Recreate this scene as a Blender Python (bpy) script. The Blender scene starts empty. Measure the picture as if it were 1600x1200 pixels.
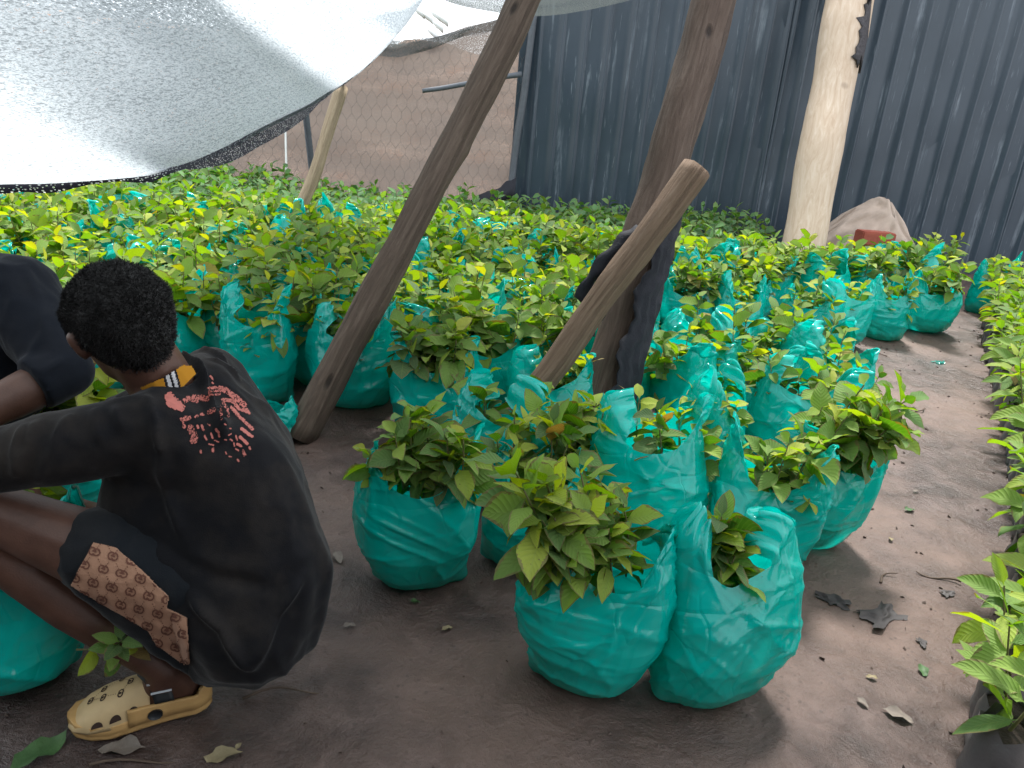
import bpy, bmesh, math, random
import numpy as np
from mathutils import Vector, Matrix
from mathutils.bvhtree import BVHTree
PI = math.pi
scene = bpy.context.scene
COL = scene.collection
rng = random.Random(7)

# ---------------------------------------------------------------- camera
F_PX, PITCH, ROLL, CAM_H = 1208.0, math.radians(20.2), math.radians(5.2), 1.24
fw = Vector((0, math.cos(PITCH), -math.sin(PITCH)))
U0 = Vector((0, math.sin(PITCH), math.cos(PITCH)))
R0 = Vector((1, 0, 0))
CR = R0 * math.cos(ROLL) + U0 * math.sin(ROLL)
CU = U0 * math.cos(ROLL) - R0 * math.sin(ROLL)
EYE = Vector((0, 0, CAM_H))

def ray(px, py):
    return fw + CR * ((px - 800) / F_PX) - CU * ((py - 600) / F_PX)

def P(px, py, Z):
    """world point seen at photo pixel (px,py), Z metres deep"""
    return EYE + ray(px, py) * Z

def G(px, py, h=0.0):
    """world point at height h seen at photo pixel"""
    d = ray(px, py)
    return EYE + d * ((h - CAM_H) / d.z)

def to_px(p):
    v = Vector(p) - EYE
    z = v.dot(fw)
    return 800 + F_PX * v.dot(CR) / z, 600 - F_PX * v.dot(CU) / z, z

cam_d = bpy.data.cameras.new('camera')
cam_d.sensor_width = 36
cam_d.lens = 36 * F_PX / 1600
cam_d.clip_end = 300
cam_d.clip_start = 0.05
cam = bpy.data.objects.new('camera', cam_d)
COL.objects.link(cam)
cam.matrix_world = Matrix(((CR.x, CU.x, -fw.x, EYE.x), (CR.y, CU.y, -fw.y, EYE.y), (CR.z, CU.z, -fw.z, EYE.z), (0, 0, 0, 1)))
scene.camera = cam

# ---------------------------------------------------------------- noise
_r = np.random.RandomState(5)
_perm = np.concatenate([_r.permutation(256)] * 3)
_val = _r.rand(256) * 2 - 1

def vn(x, y, z=0.0):
    """value noise in -1..1, vectorised"""
    x, y, z = np.broadcast_arrays(np.asarray(x, float), np.asarray(y, float), np.asarray(z, float))
    xi, yi, zi = np.floor(x).astype(int), np.floor(y).astype(int), np.floor(z).astype(int)
    xf, yf, zf = x - xi, y - yi, z - zi
    u, v, w = [t * t * t * (t * (t * 6 - 15) + 10) for t in (xf, yf, zf)]
    def h(a, b, c):
        return _val[_perm[_perm[_perm[a & 255] + (b & 255)] + (c & 255)]]
    def lerp(a, b, t): return a + (b - a) * t
    return lerp(lerp(lerp(h(xi, yi, zi), h(xi+1, yi, zi), u), lerp(h(xi, yi+1, zi), h(xi+1, yi+1, zi), u), v),
                lerp(lerp(h(xi, yi, zi+1), h(xi+1, yi, zi+1), u), lerp(h(xi, yi+1, zi+1), h(xi+1, yi+1, zi+1), u), v), w)

def fbm(x, y, z=0.0, o=4):
    s, a = 0, 1.0
    x, y, z = np.asarray(x, float), np.asarray(y, float), np.asarray(z, float)
    for k in range(o):
        s = s + a * vn(x + 17.3*k, y + 5.1*k, z + 9.7*k)
        x, y, z, a = x*2.03, y*2.03, z*2.03, a*0.5
    return s

def ridge(n): return 1 - np.abs(n) * 2

# ---------------------------------------------------------------- mesh helpers
def mesh_np(name, V, F, mat=None, uv=None, tint=None, smooth=True, fmat=None, mats=None):
    """V (n,3); F list of face-index tuples or (m,k) array; uv per vertex; tint per vertex"""
    me = bpy.data.meshes.new(name)
    V = np.asarray(V, dtype=np.float32).reshape(-1, 3)
    if isinstance(F, np.ndarray):
        n, k = F.shape
        me.vertices.add(len(V)); me.vertices.foreach_set('co', V.ravel())
        me.loops.add(n * k); me.polygons.add(n)
        me.loops.foreach_set('vertex_index', F.astype(np.int32).ravel())
        me.polygons.foreach_set('loop_start', np.arange(0, n*k, k, dtype=np.int32))
        me.polygons.foreach_set('loop_total', np.full(n, k, dtype=np.int32))
        me.update(calc_edges=True)
    else:
        me.from_pydata(V.tolist(), [], [tuple(int(i) for i in f) for f in F])
    if uv is not None:
        lay = me.uv_layers.new(name='UVMap')
        li = np.zeros(len(me.loops), dtype=np.int32)
        me.loops.foreach_get('vertex_index', li)
        lay.data.foreach_set('uv', np.asarray(uv, dtype=np.float32)[li].ravel())
    if tint is not None:
        at = me.attributes.new('tint', 'FLOAT', 'POINT')
        at.data.foreach_set('value', np.asarray(tint, dtype=np.float32).ravel())
    for m in (mats or ([mat] if mat else [])): me.materials.append(m)
    if fmat is not None: me.polygons.foreach_set('material_index', np.asarray(fmat, dtype=np.int32))
    if smooth: me.polygons.foreach_set('use_smooth', np.ones(len(me.polygons), dtype=bool))
    me.validate()
    return me

def link(name, me, parent=None):
    o = bpy.data.objects.new(name, me)
    COL.objects.link(o)
    if parent is not None: o.parent = parent
    return o

def part(name, V, F, mat, parent=None, **k):
    return link(name, mesh_np(name, V, F, mat, **k), parent)

def tag(o, label=None, cat=None, group=None, kind=None):
    if label: o['label'] = label
    if cat: o['category'] = cat
    if group: o['group'] = group
    if kind: o['kind'] = kind
    return o

def empty(name, loc=(0, 0, 0), rz=0.0):
    o = bpy.data.objects.new(name, None)
    COL.objects.link(o)
    o.empty_display_size = 0.05
    o.location = loc
    o.rotation_euler = (0, 0, rz)
    return o

def grid_faces(n, m, wrap=False):
    """n rows x m cols of verts, row-major; wrap closes the columns"""
    i = np.arange(n-1)[:, None]
    j = np.arange(m if wrap else m-1)[None, :]
    j2 = (j + 1) % m
    a = i*m + j; b = i*m + j2; c = (i+1)*m + j2; d = (i+1)*m + j
    return np.stack([a, b, c, d], -1).reshape(-1, 4)

def frame_of(d):
    d = Vector(d).normalized()
    a = Vector((0, 0, 1)) if abs(d.z) < 0.9 else Vector((1, 0, 0))
    s = d.cross(a).normalized()
    return s, s.cross(d).normalized(), d

def tube_np(pts, rad, n=12, cap=True, seed=0, rough=0.0, knots=0):
    """lofted tube along pts with per-point radius and surface noise; returns V,F(list),UV"""
    pts = [Vector(p) for p in pts]
    V, UV = [], []
    L = 0
    s, u, _ = frame_of(pts[1] - pts[0])
    rr = random.Random(seed)
    kn = [(rr.random()*2*PI, rr.random(), rr.uniform(.03, .06)) for _ in range(knots)]
    tot = sum((pts[i+1]-pts[i]).length for i in range(len(pts)-1)) or 1
    for i, p in enumerate(pts):
        if i: L += (p - pts[i-1]).length
        d = (pts[min(i+1, len(pts)-1)] - pts[max(i-1, 0)]).normalized()
        s = (s - d * s.dot(d)).normalized(); u = d.cross(s)
        for k in range(n):
            a = 2*PI*k/n
            r = rad[i]
            if rough:
                r *= 1 + rough * float(fbm(math.cos(a)*1.3 + seed, math.sin(a)*1.3, L*3.0, 3))
            for (ka, kt, kw) in kn:
                da = math.atan2(math.sin(a-ka), math.cos(a-ka)) * rad[i]
                dl = L - kt*tot
                r += 0.12*rad[i]*math.exp(-(da*da + dl*dl*.5)/(kw*kw*.35))
            V.append(p + s*(r*math.cos(a)) + u*(r*math.sin(a)))
            UV.append((k/n, L))
    F = [tuple(f) for f in grid_faces(len(pts), n, True)]
    if cap:
        for base, ii, flip in ((0, 0, True), ((len(pts)-1)*n, len(pts)-1, False)):
            c = len(V); V.append(pts[ii]); UV.append((.5, L if ii else 0))
            for k in range(n):
                t = (base+k, base+(k+1) % n, c)
                F.append(t[::-1] if flip else t)
    return [tuple(v) for v in V], F, UV

def lerp_path(a, b, n, bow=0.0, seed=0):
    a, b = Vector(a), Vector(b)
    s, u, d = frame_of(b - a)
    L = (b-a).length
    out = []
    for i in range(n):
        t = i/(n-1)
        w = math.sin(PI*t)*bow
        out.append(a.lerp(b, t) + s*(w + L*.006*float(vn(t*5+seed*3.1, seed))) + u*(L*.006*float(vn(t*5, seed*7.7+3))))
    return out

class MB:
    """collects raw geometry into one mesh"""
    def __init__(s): s.V, s.F, s.UV = [], [], []
    def add(s, V, F, UV=None):
        o = len(s.V)
        s.V += [tuple(v) for v in V]; s.F += [tuple(int(i)+o for i in f) for f in F]
        s.UV += [tuple(u) for u in (UV if UV is not None else [(0, 0)]*len(V))]
    def box(s, c, size, rot=None):
        M = rot or Matrix.Identity(3)
        c = Vector(c); a, b, d = [x/2 for x in size]
        V = [c + M @ Vector((x*a, y*b, z*d)) for x in (-1, 1) for y in (-1, 1) for z in (-1, 1)]
        s.add(V, [(0,1,3,2), (4,6,7,5), (0,4,5,1), (2,3,7,6), (0,2,6,4), (1,5,7,3)])
    def build(s, name, mat, parent=None, smooth=True, **k):
        return link(name, mesh_np(name, s.V, s.F, mat, uv=s.UV, smooth=smooth, **k), parent)

# ---------------------------------------------------------------- remeshed organic volumes
def sph(px, py, Z, rpx): return (P(px, py, Z), rpx * Z / F_PX)

def _sphere_pts(c, r, n=10, m=6):
    out = []
    for i in range(m+1):
        t = PI*i/m
        for k in range(n):
            a = 2*PI*k/n
            out.append(c + Vector((r*math.sin(t)*math.cos(a), r*math.sin(t)*math.sin(a), r*math.cos(t))))
    return out

def hull_bm(bm, spheres, discs=()):
    vs = []
    for c, r in spheres: vs += [bm.verts.new(p) for p in _sphere_pts(Vector(c), r)]
    for c, r, d in discs:
        s, u, _ = frame_of(d)
        vs += [bm.verts.new(Vector(c) + s*(r*math.cos(a)) + u*(r*math.sin(a))) for a in [2*PI*k/20 for k in range(20)]]
    res = bmesh.ops.convex_hull(bm, input=vs)
    junk = [e for e in res['geom_interior'] if isinstance(e, bmesh.types.BMVert)]
    if junk: bmesh.ops.delete(bm, geom=junk, context='VERTS')

def chain(bm, spheres):
    for a, b in zip(spheres[:-1], spheres[1:]): hull_bm(bm, [a, b])

def remesh(bm, voxel, smooth=6, factor=.5, name='m'):
    me = bpy.data.meshes.new(name); bm.to_mesh(me); bm.free()
    o = bpy.data.objects.new(name, me); COL.objects.link(o)
    m = o.modifiers.new('r', 'REMESH'); m.mode = 'VOXEL'; m.voxel_size = voxel
    if smooth:
        s = o.modifiers.new('s', 'SMOOTH'); s.iterations = smooth; s.factor = factor
    dg = bpy.context.evaluated_depsgraph_get(); dg.update()
    out = bpy.data.meshes.new_from_object(o.evaluated_get(dg))
    bpy.data.objects.remove(o); bpy.data.meshes.remove(me)
    out.name = name
    out.polygons.foreach_set('use_smooth', np.ones(len(out.polygons), dtype=bool))
    return out

def get_v(me):
    V = np.zeros(len(me.vertices)*3, dtype=np.float32); me.vertices.foreach_get('co', V)
    N = np.zeros(len(me.vertices)*3, dtype=np.float32); me.vertices.foreach_get('normal', N)
    return V.reshape(-1, 3), N.reshape(-1, 3)

def set_v(me, V): me.vertices.foreach_set('co', V.astype(np.float32).ravel()); me.update()

def bvh_of(me):
    return BVHTree.FromPolygons([v.co.copy() for v in me.vertices], [tuple(p.vertices) for p in me.polygons])

def bvh_join(mes):
    V, F = [], []
    for me in mes:
        o = len(V)
        V += [v.co.copy() for v in me.vertices]; F += [tuple(i+o for i in p.vertices) for p in me.polygons]
    return BVHTree.FromPolygons(V, F)
# ---------------------------------------------------------------- materials
def nmat(name):
    m = bpy.data.materials.new(name); m.use_nodes = True
    nt = m.node_tree; nt.nodes.clear()
    out = nt.nodes.new('ShaderNodeOutputMaterial')
    return m, nt, out

class NB:
    """short-hand node builder"""
    def __init__(s, name):
        s.m, s.nt, s.out = nmat(name)
    def n(s, t, **k):
        nd = s.nt.nodes.new(t)
        for a, v in k.items():
            if a.startswith('i_'): nd.inputs[a[2:].replace('_', ' ')].default_value = v
            else: setattr(nd, a, v)
        return nd
    def l(s, a, b): s.nt.links.new(a, b)
    def coords(s, kind='Object', scale=(1, 1, 1)):
        c = s.n('ShaderNodeTexCoord'); mp = s.n('ShaderNodeMapping')
        mp.inputs['Scale'].default_value = scale
        s.l(c.outputs[kind], mp.inputs['Vector']); return mp.outputs['Vector']
    def noise(s, vec, scale, detail=4, rough=.55, dist=0):
        t = s.n('ShaderNodeTexNoise'); t.inputs['Scale'].default_value = scale
        t.inputs['Detail'].default_value = detail; t.inputs['Roughness'].default_value = rough
        t.inputs['Distortion'].default_value = dist
        if vec is not None: s.l(vec, t.inputs['Vector'])
        return t.outputs['Fac']
    def ramp(s, fac, stops, interp='LINEAR'):
        r = s.n('ShaderNodeValToRGB'); r.color_ramp.interpolation = interp
        el = r.color_ramp.elements
        while len(el) < len(stops): el.new(.5)
        for e, (p, c) in zip(el, stops):
            e.position = p; e.color = (*c, 1) if len(c) == 3 else c
        s.l(fac, r.inputs['Fac']); return r.outputs['Color']
    def mix(s, fac, a, b, blend='MIX'):
        x = s.n('ShaderNodeMix', data_type='RGBA', blend_type=blend)
        for sock, v in ((x.inputs[0], fac), (x.inputs[6], a), (x.inputs[7], b)):
            if hasattr(v, 'is_output'): s.l(v, sock)
            elif isinstance(v, (int, float)): sock.default_value = v
            else: sock.default_value = (*v, 1)
        return x.outputs[2]
    def math(s, op, a, b=0.0, c=0.0):
        x = s.n('ShaderNodeMath', operation=op)
        for sock, v in zip(x.inputs, (a, b, c)):
            if hasattr(v, 'is_output'): s.l(v, sock)
            else: sock.default_value = v
        return x.outputs[0]
    def bump(s, h, strength=.3, dist=.01, normal=None):
        b = s.n('ShaderNodeBump'); b.inputs['Strength'].default_value = strength; b.inputs['Distance'].default_value = dist
        s.l(h, b.inputs['Height'])
        if normal is not None: s.l(normal, b.inputs['Normal'])
        return b.outputs['Normal']
    def pbr(s, color, rough=.6, normal=None, spec=.5, metal=0.0, **k):
        b = s.n('ShaderNodeBsdfPrincipled')
        for nm, v in (('Base Color', color), ('Roughness', rough), ('Metallic', metal), ('Specular IOR Level', spec)):
            if hasattr(v, 'is_output'): s.l(v, b.inputs[nm])
            elif isinstance(v, (int, float)): b.inputs[nm].default_value = v
            else: b.inputs[nm].default_value = (*v, 1)
        for a, v in k.items(): b.inputs[a].default_value = v
        if normal is not None: s.l(normal, b.inputs['Normal'])
        return b.outputs['BSDF']
    def mixsh(s, fac, a, b):
        x = s.n('ShaderNodeMixShader')
        if hasattr(fac, 'is_output'): s.l(fac, x.inputs[0])
        else: x.inputs[0].default_value = fac
        s.l(a, x.inputs[1]); s.l(b, x.inputs[2]); return x.outputs[0]
    def done(s, sh):
        s.l(sh, s.out.inputs['Surface']); return s.m

def mat_leaf(name, stops, pale, tr=.44, rough=.46, spot=True):
    b = NB(name)
    at = b.n('ShaderNodeAttribute', attribute_name='tint')
    uvn = b.n('ShaderNodeUVMap'); sep = b.n('ShaderNodeSeparateXYZ'); b.l(uvn.outputs['UV'], sep.inputs[0])
    u, v = sep.outputs['X'], sep.outputs['Y']
    col = b.ramp(at.outputs['Fac'], stops)
    au = b.math('ABSOLUTE', b.math('SUBTRACT', u, .5))
    # herringbone side veins and a midrib
    ph = b.math('MULTIPLY', b.math('SUBTRACT', v, b.math('MULTIPLY', au, .45)), 62.0)
    sv = b.math('POWER', b.math('ABSOLUTE', b.math('COSINE', b.math('MULTIPLY', ph, .5))), 14.0)
    rib = b.math('LESS_THAN', au, .022)
    quilt = b.math('ABSOLUTE', b.math('SINE', b.math('MULTIPLY', ph, .5)))
    veins = b.math('MAXIMUM', b.math('MULTIPLY', sv, .55), rib)
    co = b.coords('Object', (1, 1, 1))
    nz = b.noise(co, 35, 3)
    col = b.mix(b.math('MULTIPLY', b.math('MAXIMUM', b.math('SUBTRACT', nz, .45), 0.0), .8), col, b.mix(.5, col, (.30, .36, .03)))
    col = b.mix(b.math('MULTIPLY', veins, .22), col, (.30, .40, .10))
    if spot:
        sp = b.math('GREATER_THAN', b.noise(co, 150, 2), .70)
        old = b.math('GREATER_THAN', at.outputs['Fac'], .80)
        col = b.mix(b.math('MULTIPLY', b.math('MULTIPLY', sp, old), .8), col, (.16, .07, .015))
    rimf = b.math('MULTIPLY', b.math('GREATER_THAN', b.math('ADD', b.math('MULTIPLY', au, 1.1), b.math('ADD', b.math('MULTIPLY', v, .28), b.math('MULTIPLY', b.noise(co, 28, 4, .7), .75))), 1.03), .8)
    col = b.mix(rimf, col, (.20, .11, .03))
    geo = b.n('ShaderNodeNewGeometry')
    col2 = b.mix(b.math('MULTIPLY', geo.outputs['Backfacing'], .40), col, pale)
    nm = b.bump(b.math('SUBTRACT', quilt, b.math('MULTIPLY', veins, .8)), .35, .003)
    ro = b.math('ADD', b.math('MULTIPLY', geo.outputs['Backfacing'], .25), b.math('ADD', rough-.1, b.math('MULTIPLY', nz, .2)))
    p = b.pbr(col2, ro, nm, .30)
    t = b.n('ShaderNodeBsdfTranslucent')
    b.l(b.mix(1.0, col, (1.12, 1.2, .40), 'MULTIPLY'), t.inputs['Color'])
    return b.done(b.mixsh(tr, p, t.outputs[0]))

GREENS = [(0.0, (.010, .036, .008)), (.25, (.030, .095, .012)), (.5, (.085, .215, .012)), (.72, (.23, .38, .012)), (.88, (.48, .52, .012)), (.96, (.50, .40, .02)), (1.0, (.34, .17, .05))]
M_LEAF = mat_leaf('leaf_young', GREENS, (.22, .29, .16))
FARG = [(0.0, (.022, .075, .025)), (.4, (.055, .17, .05)), (.75, (.11, .27, .06)), (1.0, (.26, .36, .05))]
M_LEAF_FAR = mat_leaf('leaf_cool', FARG, (.20, .32, .18), spot=False)

def mat_stem():
    b = NB('stem'); co = b.coords()
    n = b.noise(co, 60)
    return b.done(b.pbr(b.ramp(n, [(.3, (.10, .12, .03)), (.7, (.17, .13, .06))]), .6))
M_STEM = mat_stem()

def mat_bag(name='teal_plastic', base=(.0, .385, .335), thin=(.0, .68, .58)):
    b = NB(name)
    co = b.coords('Object', (1, 1, 1))
    # crinkle: sharp valley lines of low-frequency noise, stretched along the taut direction
    w1 = b.noise(b.coords('Object', (4, 4, 9)), 1.0, 1, .4, 1.0)
    w2 = b.noise(b.coords('Object', (11, 11, 7)), 1.0, 1, .4, .8)
    r1 = b.math('MINIMUM', b.math('ABSOLUTE', b.math('SUBTRACT', w1, .5)), .07)
    r2 = b.math('MINIMUM', b.math('ABSOLUTE', b.math('SUBTRACT', w2, .5)), .06)
    ht = b.math('ADD', b.math('MULTIPLY', r1, 3.2), b.math('MULTIPLY', r2, 2.2))
    nm = b.bump(ht, .52, .014)
    big = b.noise(co, 4, 3)
    col = b.mix(big, base, b.mix(.5, base, thin))
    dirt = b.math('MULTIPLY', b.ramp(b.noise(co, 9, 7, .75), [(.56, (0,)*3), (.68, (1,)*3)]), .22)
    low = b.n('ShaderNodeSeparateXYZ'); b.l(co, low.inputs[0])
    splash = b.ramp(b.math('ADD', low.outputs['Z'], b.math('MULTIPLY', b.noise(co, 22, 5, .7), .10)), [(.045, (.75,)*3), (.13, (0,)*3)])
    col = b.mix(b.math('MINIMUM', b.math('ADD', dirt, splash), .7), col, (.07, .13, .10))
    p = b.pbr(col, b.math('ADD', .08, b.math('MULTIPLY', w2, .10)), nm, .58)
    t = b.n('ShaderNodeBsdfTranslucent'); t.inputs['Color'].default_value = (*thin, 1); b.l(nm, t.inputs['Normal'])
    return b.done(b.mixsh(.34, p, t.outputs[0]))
M_BAG = mat_bag()

def mat_mud():
    b = NB('trodden_mud')
    co = b.coords('Object')
    n1 = b.noise(co, 1.3, 6, .6); n2 = b.noise(co, 9, 8, .65, .4); n3 = b.noise(co, 70, 5, .7)
    col = b.ramp(n2, [(.25, (.020, .012, .011)), (.5, (.060, .038, .033)), (.75, (.128, .088, .078))])
    col = b.mix(b.ramp(n1, [(.40, (0, 0, 0)), (.62, (1, 1, 1))]), col, b.mix(.55, col, (.20, .13, .10)))
    grit = b.math('GREATER_THAN', b.noise(co, 160, 3, .6), .70)
    col = b.mix(b.math('MULTIPLY', grit, .2), col, (.26, .22, .18))
    v = b.n('ShaderNodeTexVoronoi'); v.inputs['Scale'].default_value = 38; b.l(co, v.inputs['Vector'])
    bits = b.math('MULTIPLY', b.math('LESS_THAN', v.outputs['Distance'], .17), b.math('GREATER_THAN', n2, .52))
    col = b.mix(b.math('MULTIPLY', bits, .4), col, (.025, .018, .016))
    ht = b.math('ADD', b.math('MULTIPLY', n2, 1.0), b.math('ADD', b.math('MULTIPLY', n3, .35), b.math('MULTIPLY', bits, .2)))
    nm = b.bump(ht, .7, .028)
    ro = b.ramp(b.math('ADD', b.math('MULTIPLY', n1, .6), b.math('MULTIPLY', n2, .4)), [(.40, (.28,)*3), (.64, (.60,)*3)])
    return b.done(b.pbr(col, ro, nm, .45))
M_MUD = mat_mud()

def mat_wood(name, dark, mid, light, rough=.75, crk=.34, spec=.3, bumps=.75):
    b = NB(name)
    tc = b.n('ShaderNodeUVMap')
    def uvm(sx, sy):
        mp = b.n('ShaderNodeMapping'); mp.inputs['Scale'].default_value = (sx, sy, 1); b.l(tc.outputs['UV'], mp.inputs['Vector']); return mp.outputs['Vector']
    ob = b.coords('Object')
    g1 = b.noise(uvm(24, 4.5), 1, 6, .7, 1.0); g2 = b.noise(uvm(9, .9), 1, 4, .6, .6); g3 = b.noise(ob, 30, 4)
    col = b.ramp(g1, [(.28, dark), (.52, mid), (.78, light)])
    col = b.mix(b.math('MULTIPLY', g2, .55), col, b.mix(.6, col, mid))
    crack = b.math('LESS_THAN', b.noise(uvm(16, .55), 1.0, 3, .55, .3), crk)
    col = b.mix(b.math('MULTIPLY', crack, .75), col, tuple(c*.35 for c in dark))
    kv = b.n('ShaderNodeTexVoronoi'); kv.inputs['Scale'].default_value = 1.0; b.l(uvm(3.2, 3.4), kv.inputs['Vector'])
    knot = b.ramp(kv.outputs['Distance'], [(.05, (1,)*3), (.13, (0,)*3)])
    col = b.mix(b.math('MULTIPLY', knot, .85 if crk > .25 else .35), col, tuple(c*.3 for c in dark))
    ht = b.math('SUBTRACT', b.math('ADD', g1, b.math('MULTIPLY', g3, .3)), b.math('ADD', b.math('MULTIPLY', crack, 1.2), b.math('MULTIPLY', knot, .8)))
    return b.done(b.pbr(col, rough, b.bump(ht, bumps, .012), spec))
M_WOOD_GREY = mat_wood('weathered_pole', (.050, .034, .025), (.110, .078, .058), (.19, .145, .112))
M_WOOD_BRACE = mat_wood('brace_pole', (.075, .046, .029), (.170, .112, .074), (.27, .20, .145))
M_WOOD_POST = mat_wood('brown_post', (.050, .031, .023), (.100, .068, .051), (.165, .122, .097), crk=.28)
M_WOOD_PALE = mat_wood('peeled_post', (.38, .27, .18), (.50, .39, .29), (.62, .53, .43), .7, crk=.2, bumps=.08)
M_WOOD_THIN = mat_wood('thin_stick', (.16, .115, .07), (.30, .23, .15), (.42, .34, .24))
M_CUT = mat_wood('cut_end', (.20, .15, .10), (.30, .23, .16), (.38, .31, .23))

def mat_plain(name, col, rough=.7, var=.25, scale=25, bump=.2, spec=.4, metal=0.0, bd=.006):
    b = NB(name); co = b.coords()
    n = b.noise(co, scale, 5, .6)
    c = b.mix(n, tuple(x*(1-var) for x in col), tuple(min(1, x*(1+var)) for x in col))
    return b.done(b.pbr(c, rough, b.bump(n, bump, bd) if bump else None, spec, metal))

def mat_sheet():
    b = NB('black_roof_sheet')
    co = b.coords('Object')
    st = b.noise(b.coords('Object', (10, 10, .8)), 1, 6, .7, .3)
    st2 = b.noise(b.coords('Object', (45, 45, 3.5)), 1, 4, .6, .2)
    patch = b.noise(co, 1.6, 5, .6)
    col = b.mix(patch, (.020, .033, .047), (.046, .066, .088))
    m = b.math('MULTIPLY', b.ramp(st, [(.57, (0,)*3), (.70, (1,)*3)]), b.ramp(patch, [(.4, (.15,)*3), (.62, (1,)*3)]))
    m2 = b.math('MULTIPLY', b.ramp(st2, [(.64, (0,)*3), (.72, (1,)*3)]), .5)
    mm = b.math('MINIMUM', b.math('ADD', m, m2), 1.0)
    col = b.mix(b.math('MULTIPLY', mm, .75), col, (.26, .30, .34))
    ro = b.math('ADD', .22, b.math('MULTIPLY', b.math('ADD', mm, st), .22))
    return b.done(b.pbr(col, ro, b.bump(b.math('ADD', st, patch), .12, .01), .5))
M_SHEET = mat_sheet()

def mat_shadenet():
    b = NB('knitted_shade_net')
    uvn = b.n('ShaderNodeUVMap')
    def uvm(sx, sy):
        mp = b.n('ShaderNodeMapping'); mp.inputs['Scale'].default_value = (sx, sy, 1); b.l(uvn.outputs['UV'], mp.inputs['Vector']); return mp.outputs['Vector']
    k = b.noise(uvm(330, 230), 1, 2, .6, .6)
    k2 = b.noise(uvm(120, 80), 1, 2, .6)
    fold = b.noise(uvm(2.2, 9), 1, 4, .6, .5)
    kk = b.math('ADD', b.math('MULTIPLY', k, .6), b.math('ADD', b.math('MULTIPLY', k2, .4), b.math('MULTIPLY', b.math('SUBTRACT', fold, .5), .10)))
    hole = b.ramp(kk, [(.59, (0,)*3), (.64, (1,)*3)])
    dark = b.ramp(kk, [(.40, (1,)*3), (.56, (0,)*3)])
    d = b.n('ShaderNodeBsdfDiffuse'); d.inputs['Color'].default_value = (.30, .33, .35, 1)
    t = b.n('ShaderNodeBsdfTranslucent'); t.inputs['Color'].default_value = (.47, .51, .53, 1)
    dk = b.n('ShaderNodeBsdfDiffuse'); dk.inputs['Color'].default_value = (.06, .07, .075, 1)
    fib = b.mixsh(b.math('MULTIPLY', dark, .6), b.mixsh(.9, d.outputs[0], t.outputs[0]), dk.outputs[0])
    tr = b.n('ShaderNodeBsdfTransparent')
    return b.done(b.mixsh(b.math('MULTIPLY', hole, .9), fib, tr.outputs[0]))
M_NET = mat_shadenet()

def mat_hem():
    b = NB('folded_net_hem')
    uvn = b.n('ShaderNodeUVMap'); mp = b.n('ShaderNodeMapping'); mp.inputs['Scale'].default_value = (85, 110, 1)
    b.l(uvn.outputs['UV'], mp.inputs['Vector'])
    v = b.n('ShaderNodeTexVoronoi'); v.inputs['Scale'].default_value = 1; v.inputs['Randomness'].default_value = .55
    b.l(mp.outputs['Vector'], v.inputs['Vector'])
    hole = b.math('LESS_THAN', v.outputs['Distance'], .33)
    p = b.pbr((.022, .020, .035), .7)
    tr = b.n('ShaderNodeBsdfTransparent')
    t = b.n('ShaderNodeBsdfTranslucent'); t.inputs['Color'].default_value = (.5, .5, .52, 1)
    return b.done(b.mixsh(hole, p, b.mixsh(.35, t.outputs[0], tr.outputs[0])))
M_HEM = mat_hem()

def mat_darknet(name, col, open_, scale=(260, 220)):
    b = NB(name)
    uvn = b.n('ShaderNodeUVMap'); mp = b.n('ShaderNodeMapping'); mp.inputs['Scale'].default_value = (*scale, 1)
    b.l(uvn.outputs['UV'], mp.inputs['Vector'])
    n = b.noise(mp.outputs['Vector'], 1, 2, .6)
    mp2 = b.n('ShaderNodeMapping'); mp2.inputs['Scale'].default_value = (1.2, 6, 1); b.l(uvn.outputs['UV'], mp2.inputs['Vector'])
    f = b.noise(mp2.outputs['Vector'], 1, 4, .6, .4)
    hole = b.math('GREATER_THAN', b.math('ADD', n, b.math('MULTIPLY', b.math('SUBTRACT', f, .5), .25)), 1 - open_)
    p = b.pbr(col, .75)
    t = b.n('ShaderNodeBsdfTranslucent'); t.inputs['Color'].default_value = (*[min(1, c*1.5) for c in col], 1)
    tr = b.n('ShaderNodeBsdfTransparent')
    return b.done(b.mixsh(hole, b.mixsh(.4, p, t.outputs[0]), tr.outputs[0]))
M_NETDARK = mat_darknet('dark_net', (.085, .095, .095), .45)
M_NETWALL = mat_darknet('brown_netting', (.155, .132, .118), .40, (420, 380))
M_NETBLACK = mat_darknet('black_net_rag', (.010, .011, .016), .32, (1, 1))
M_BLACKCLOTH = mat_plain('charred_net_wrap', (.010, .011, .017), .8, .4, 160, .6, bd=.004)

def mat_cloth(name, col, dust=(.10, .085, .07), amt=.35, rough=.9):
    b = NB(name); co = b.coords()
    n = b.noise(co, 6, 5, .65); f = b.noise(co, 420, 2)
    c = b.mix(b.math('MULTIPLY', b.ramp(n, [(.45, (0,)*3), (.75, (1,)*3)]), amt), col, dust)
    return b.done(b.pbr(c, rough, b.bump(b.math('ADD', f, b.noise(co, 40, 4)), .25, .003), .12, **{'Sheen Weight': .10, 'Sheen Roughness': .35}))
M_SHIRT = mat_cloth('black_cotton', (.0075, .0075, .009), (.050, .040, .032), .5)
M_SHIRT2 = mat_cloth('charcoal_cotton', (.008, .010, .015), (.04, .035, .03), .15)
M_SHORTS = mat_cloth('black_shorts_cloth', (.010, .012, .015), amt=.15)
M_TAN = mat_cloth('tan_print_cloth', (.36, .20, .13), (.24, .13, .085), .5)
M_GOLD = mat_cloth('golden_knit', (.42, .19, .018), (.3, .15, .02), .3)
M_STRIPE_B = mat_cloth('black_stripe', (.015, .015, .018), amt=.05)
M_STRIPE_W = mat_cloth('white_stripe', (.55, .54, .55), (.4, .4, .4), .3)
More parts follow.
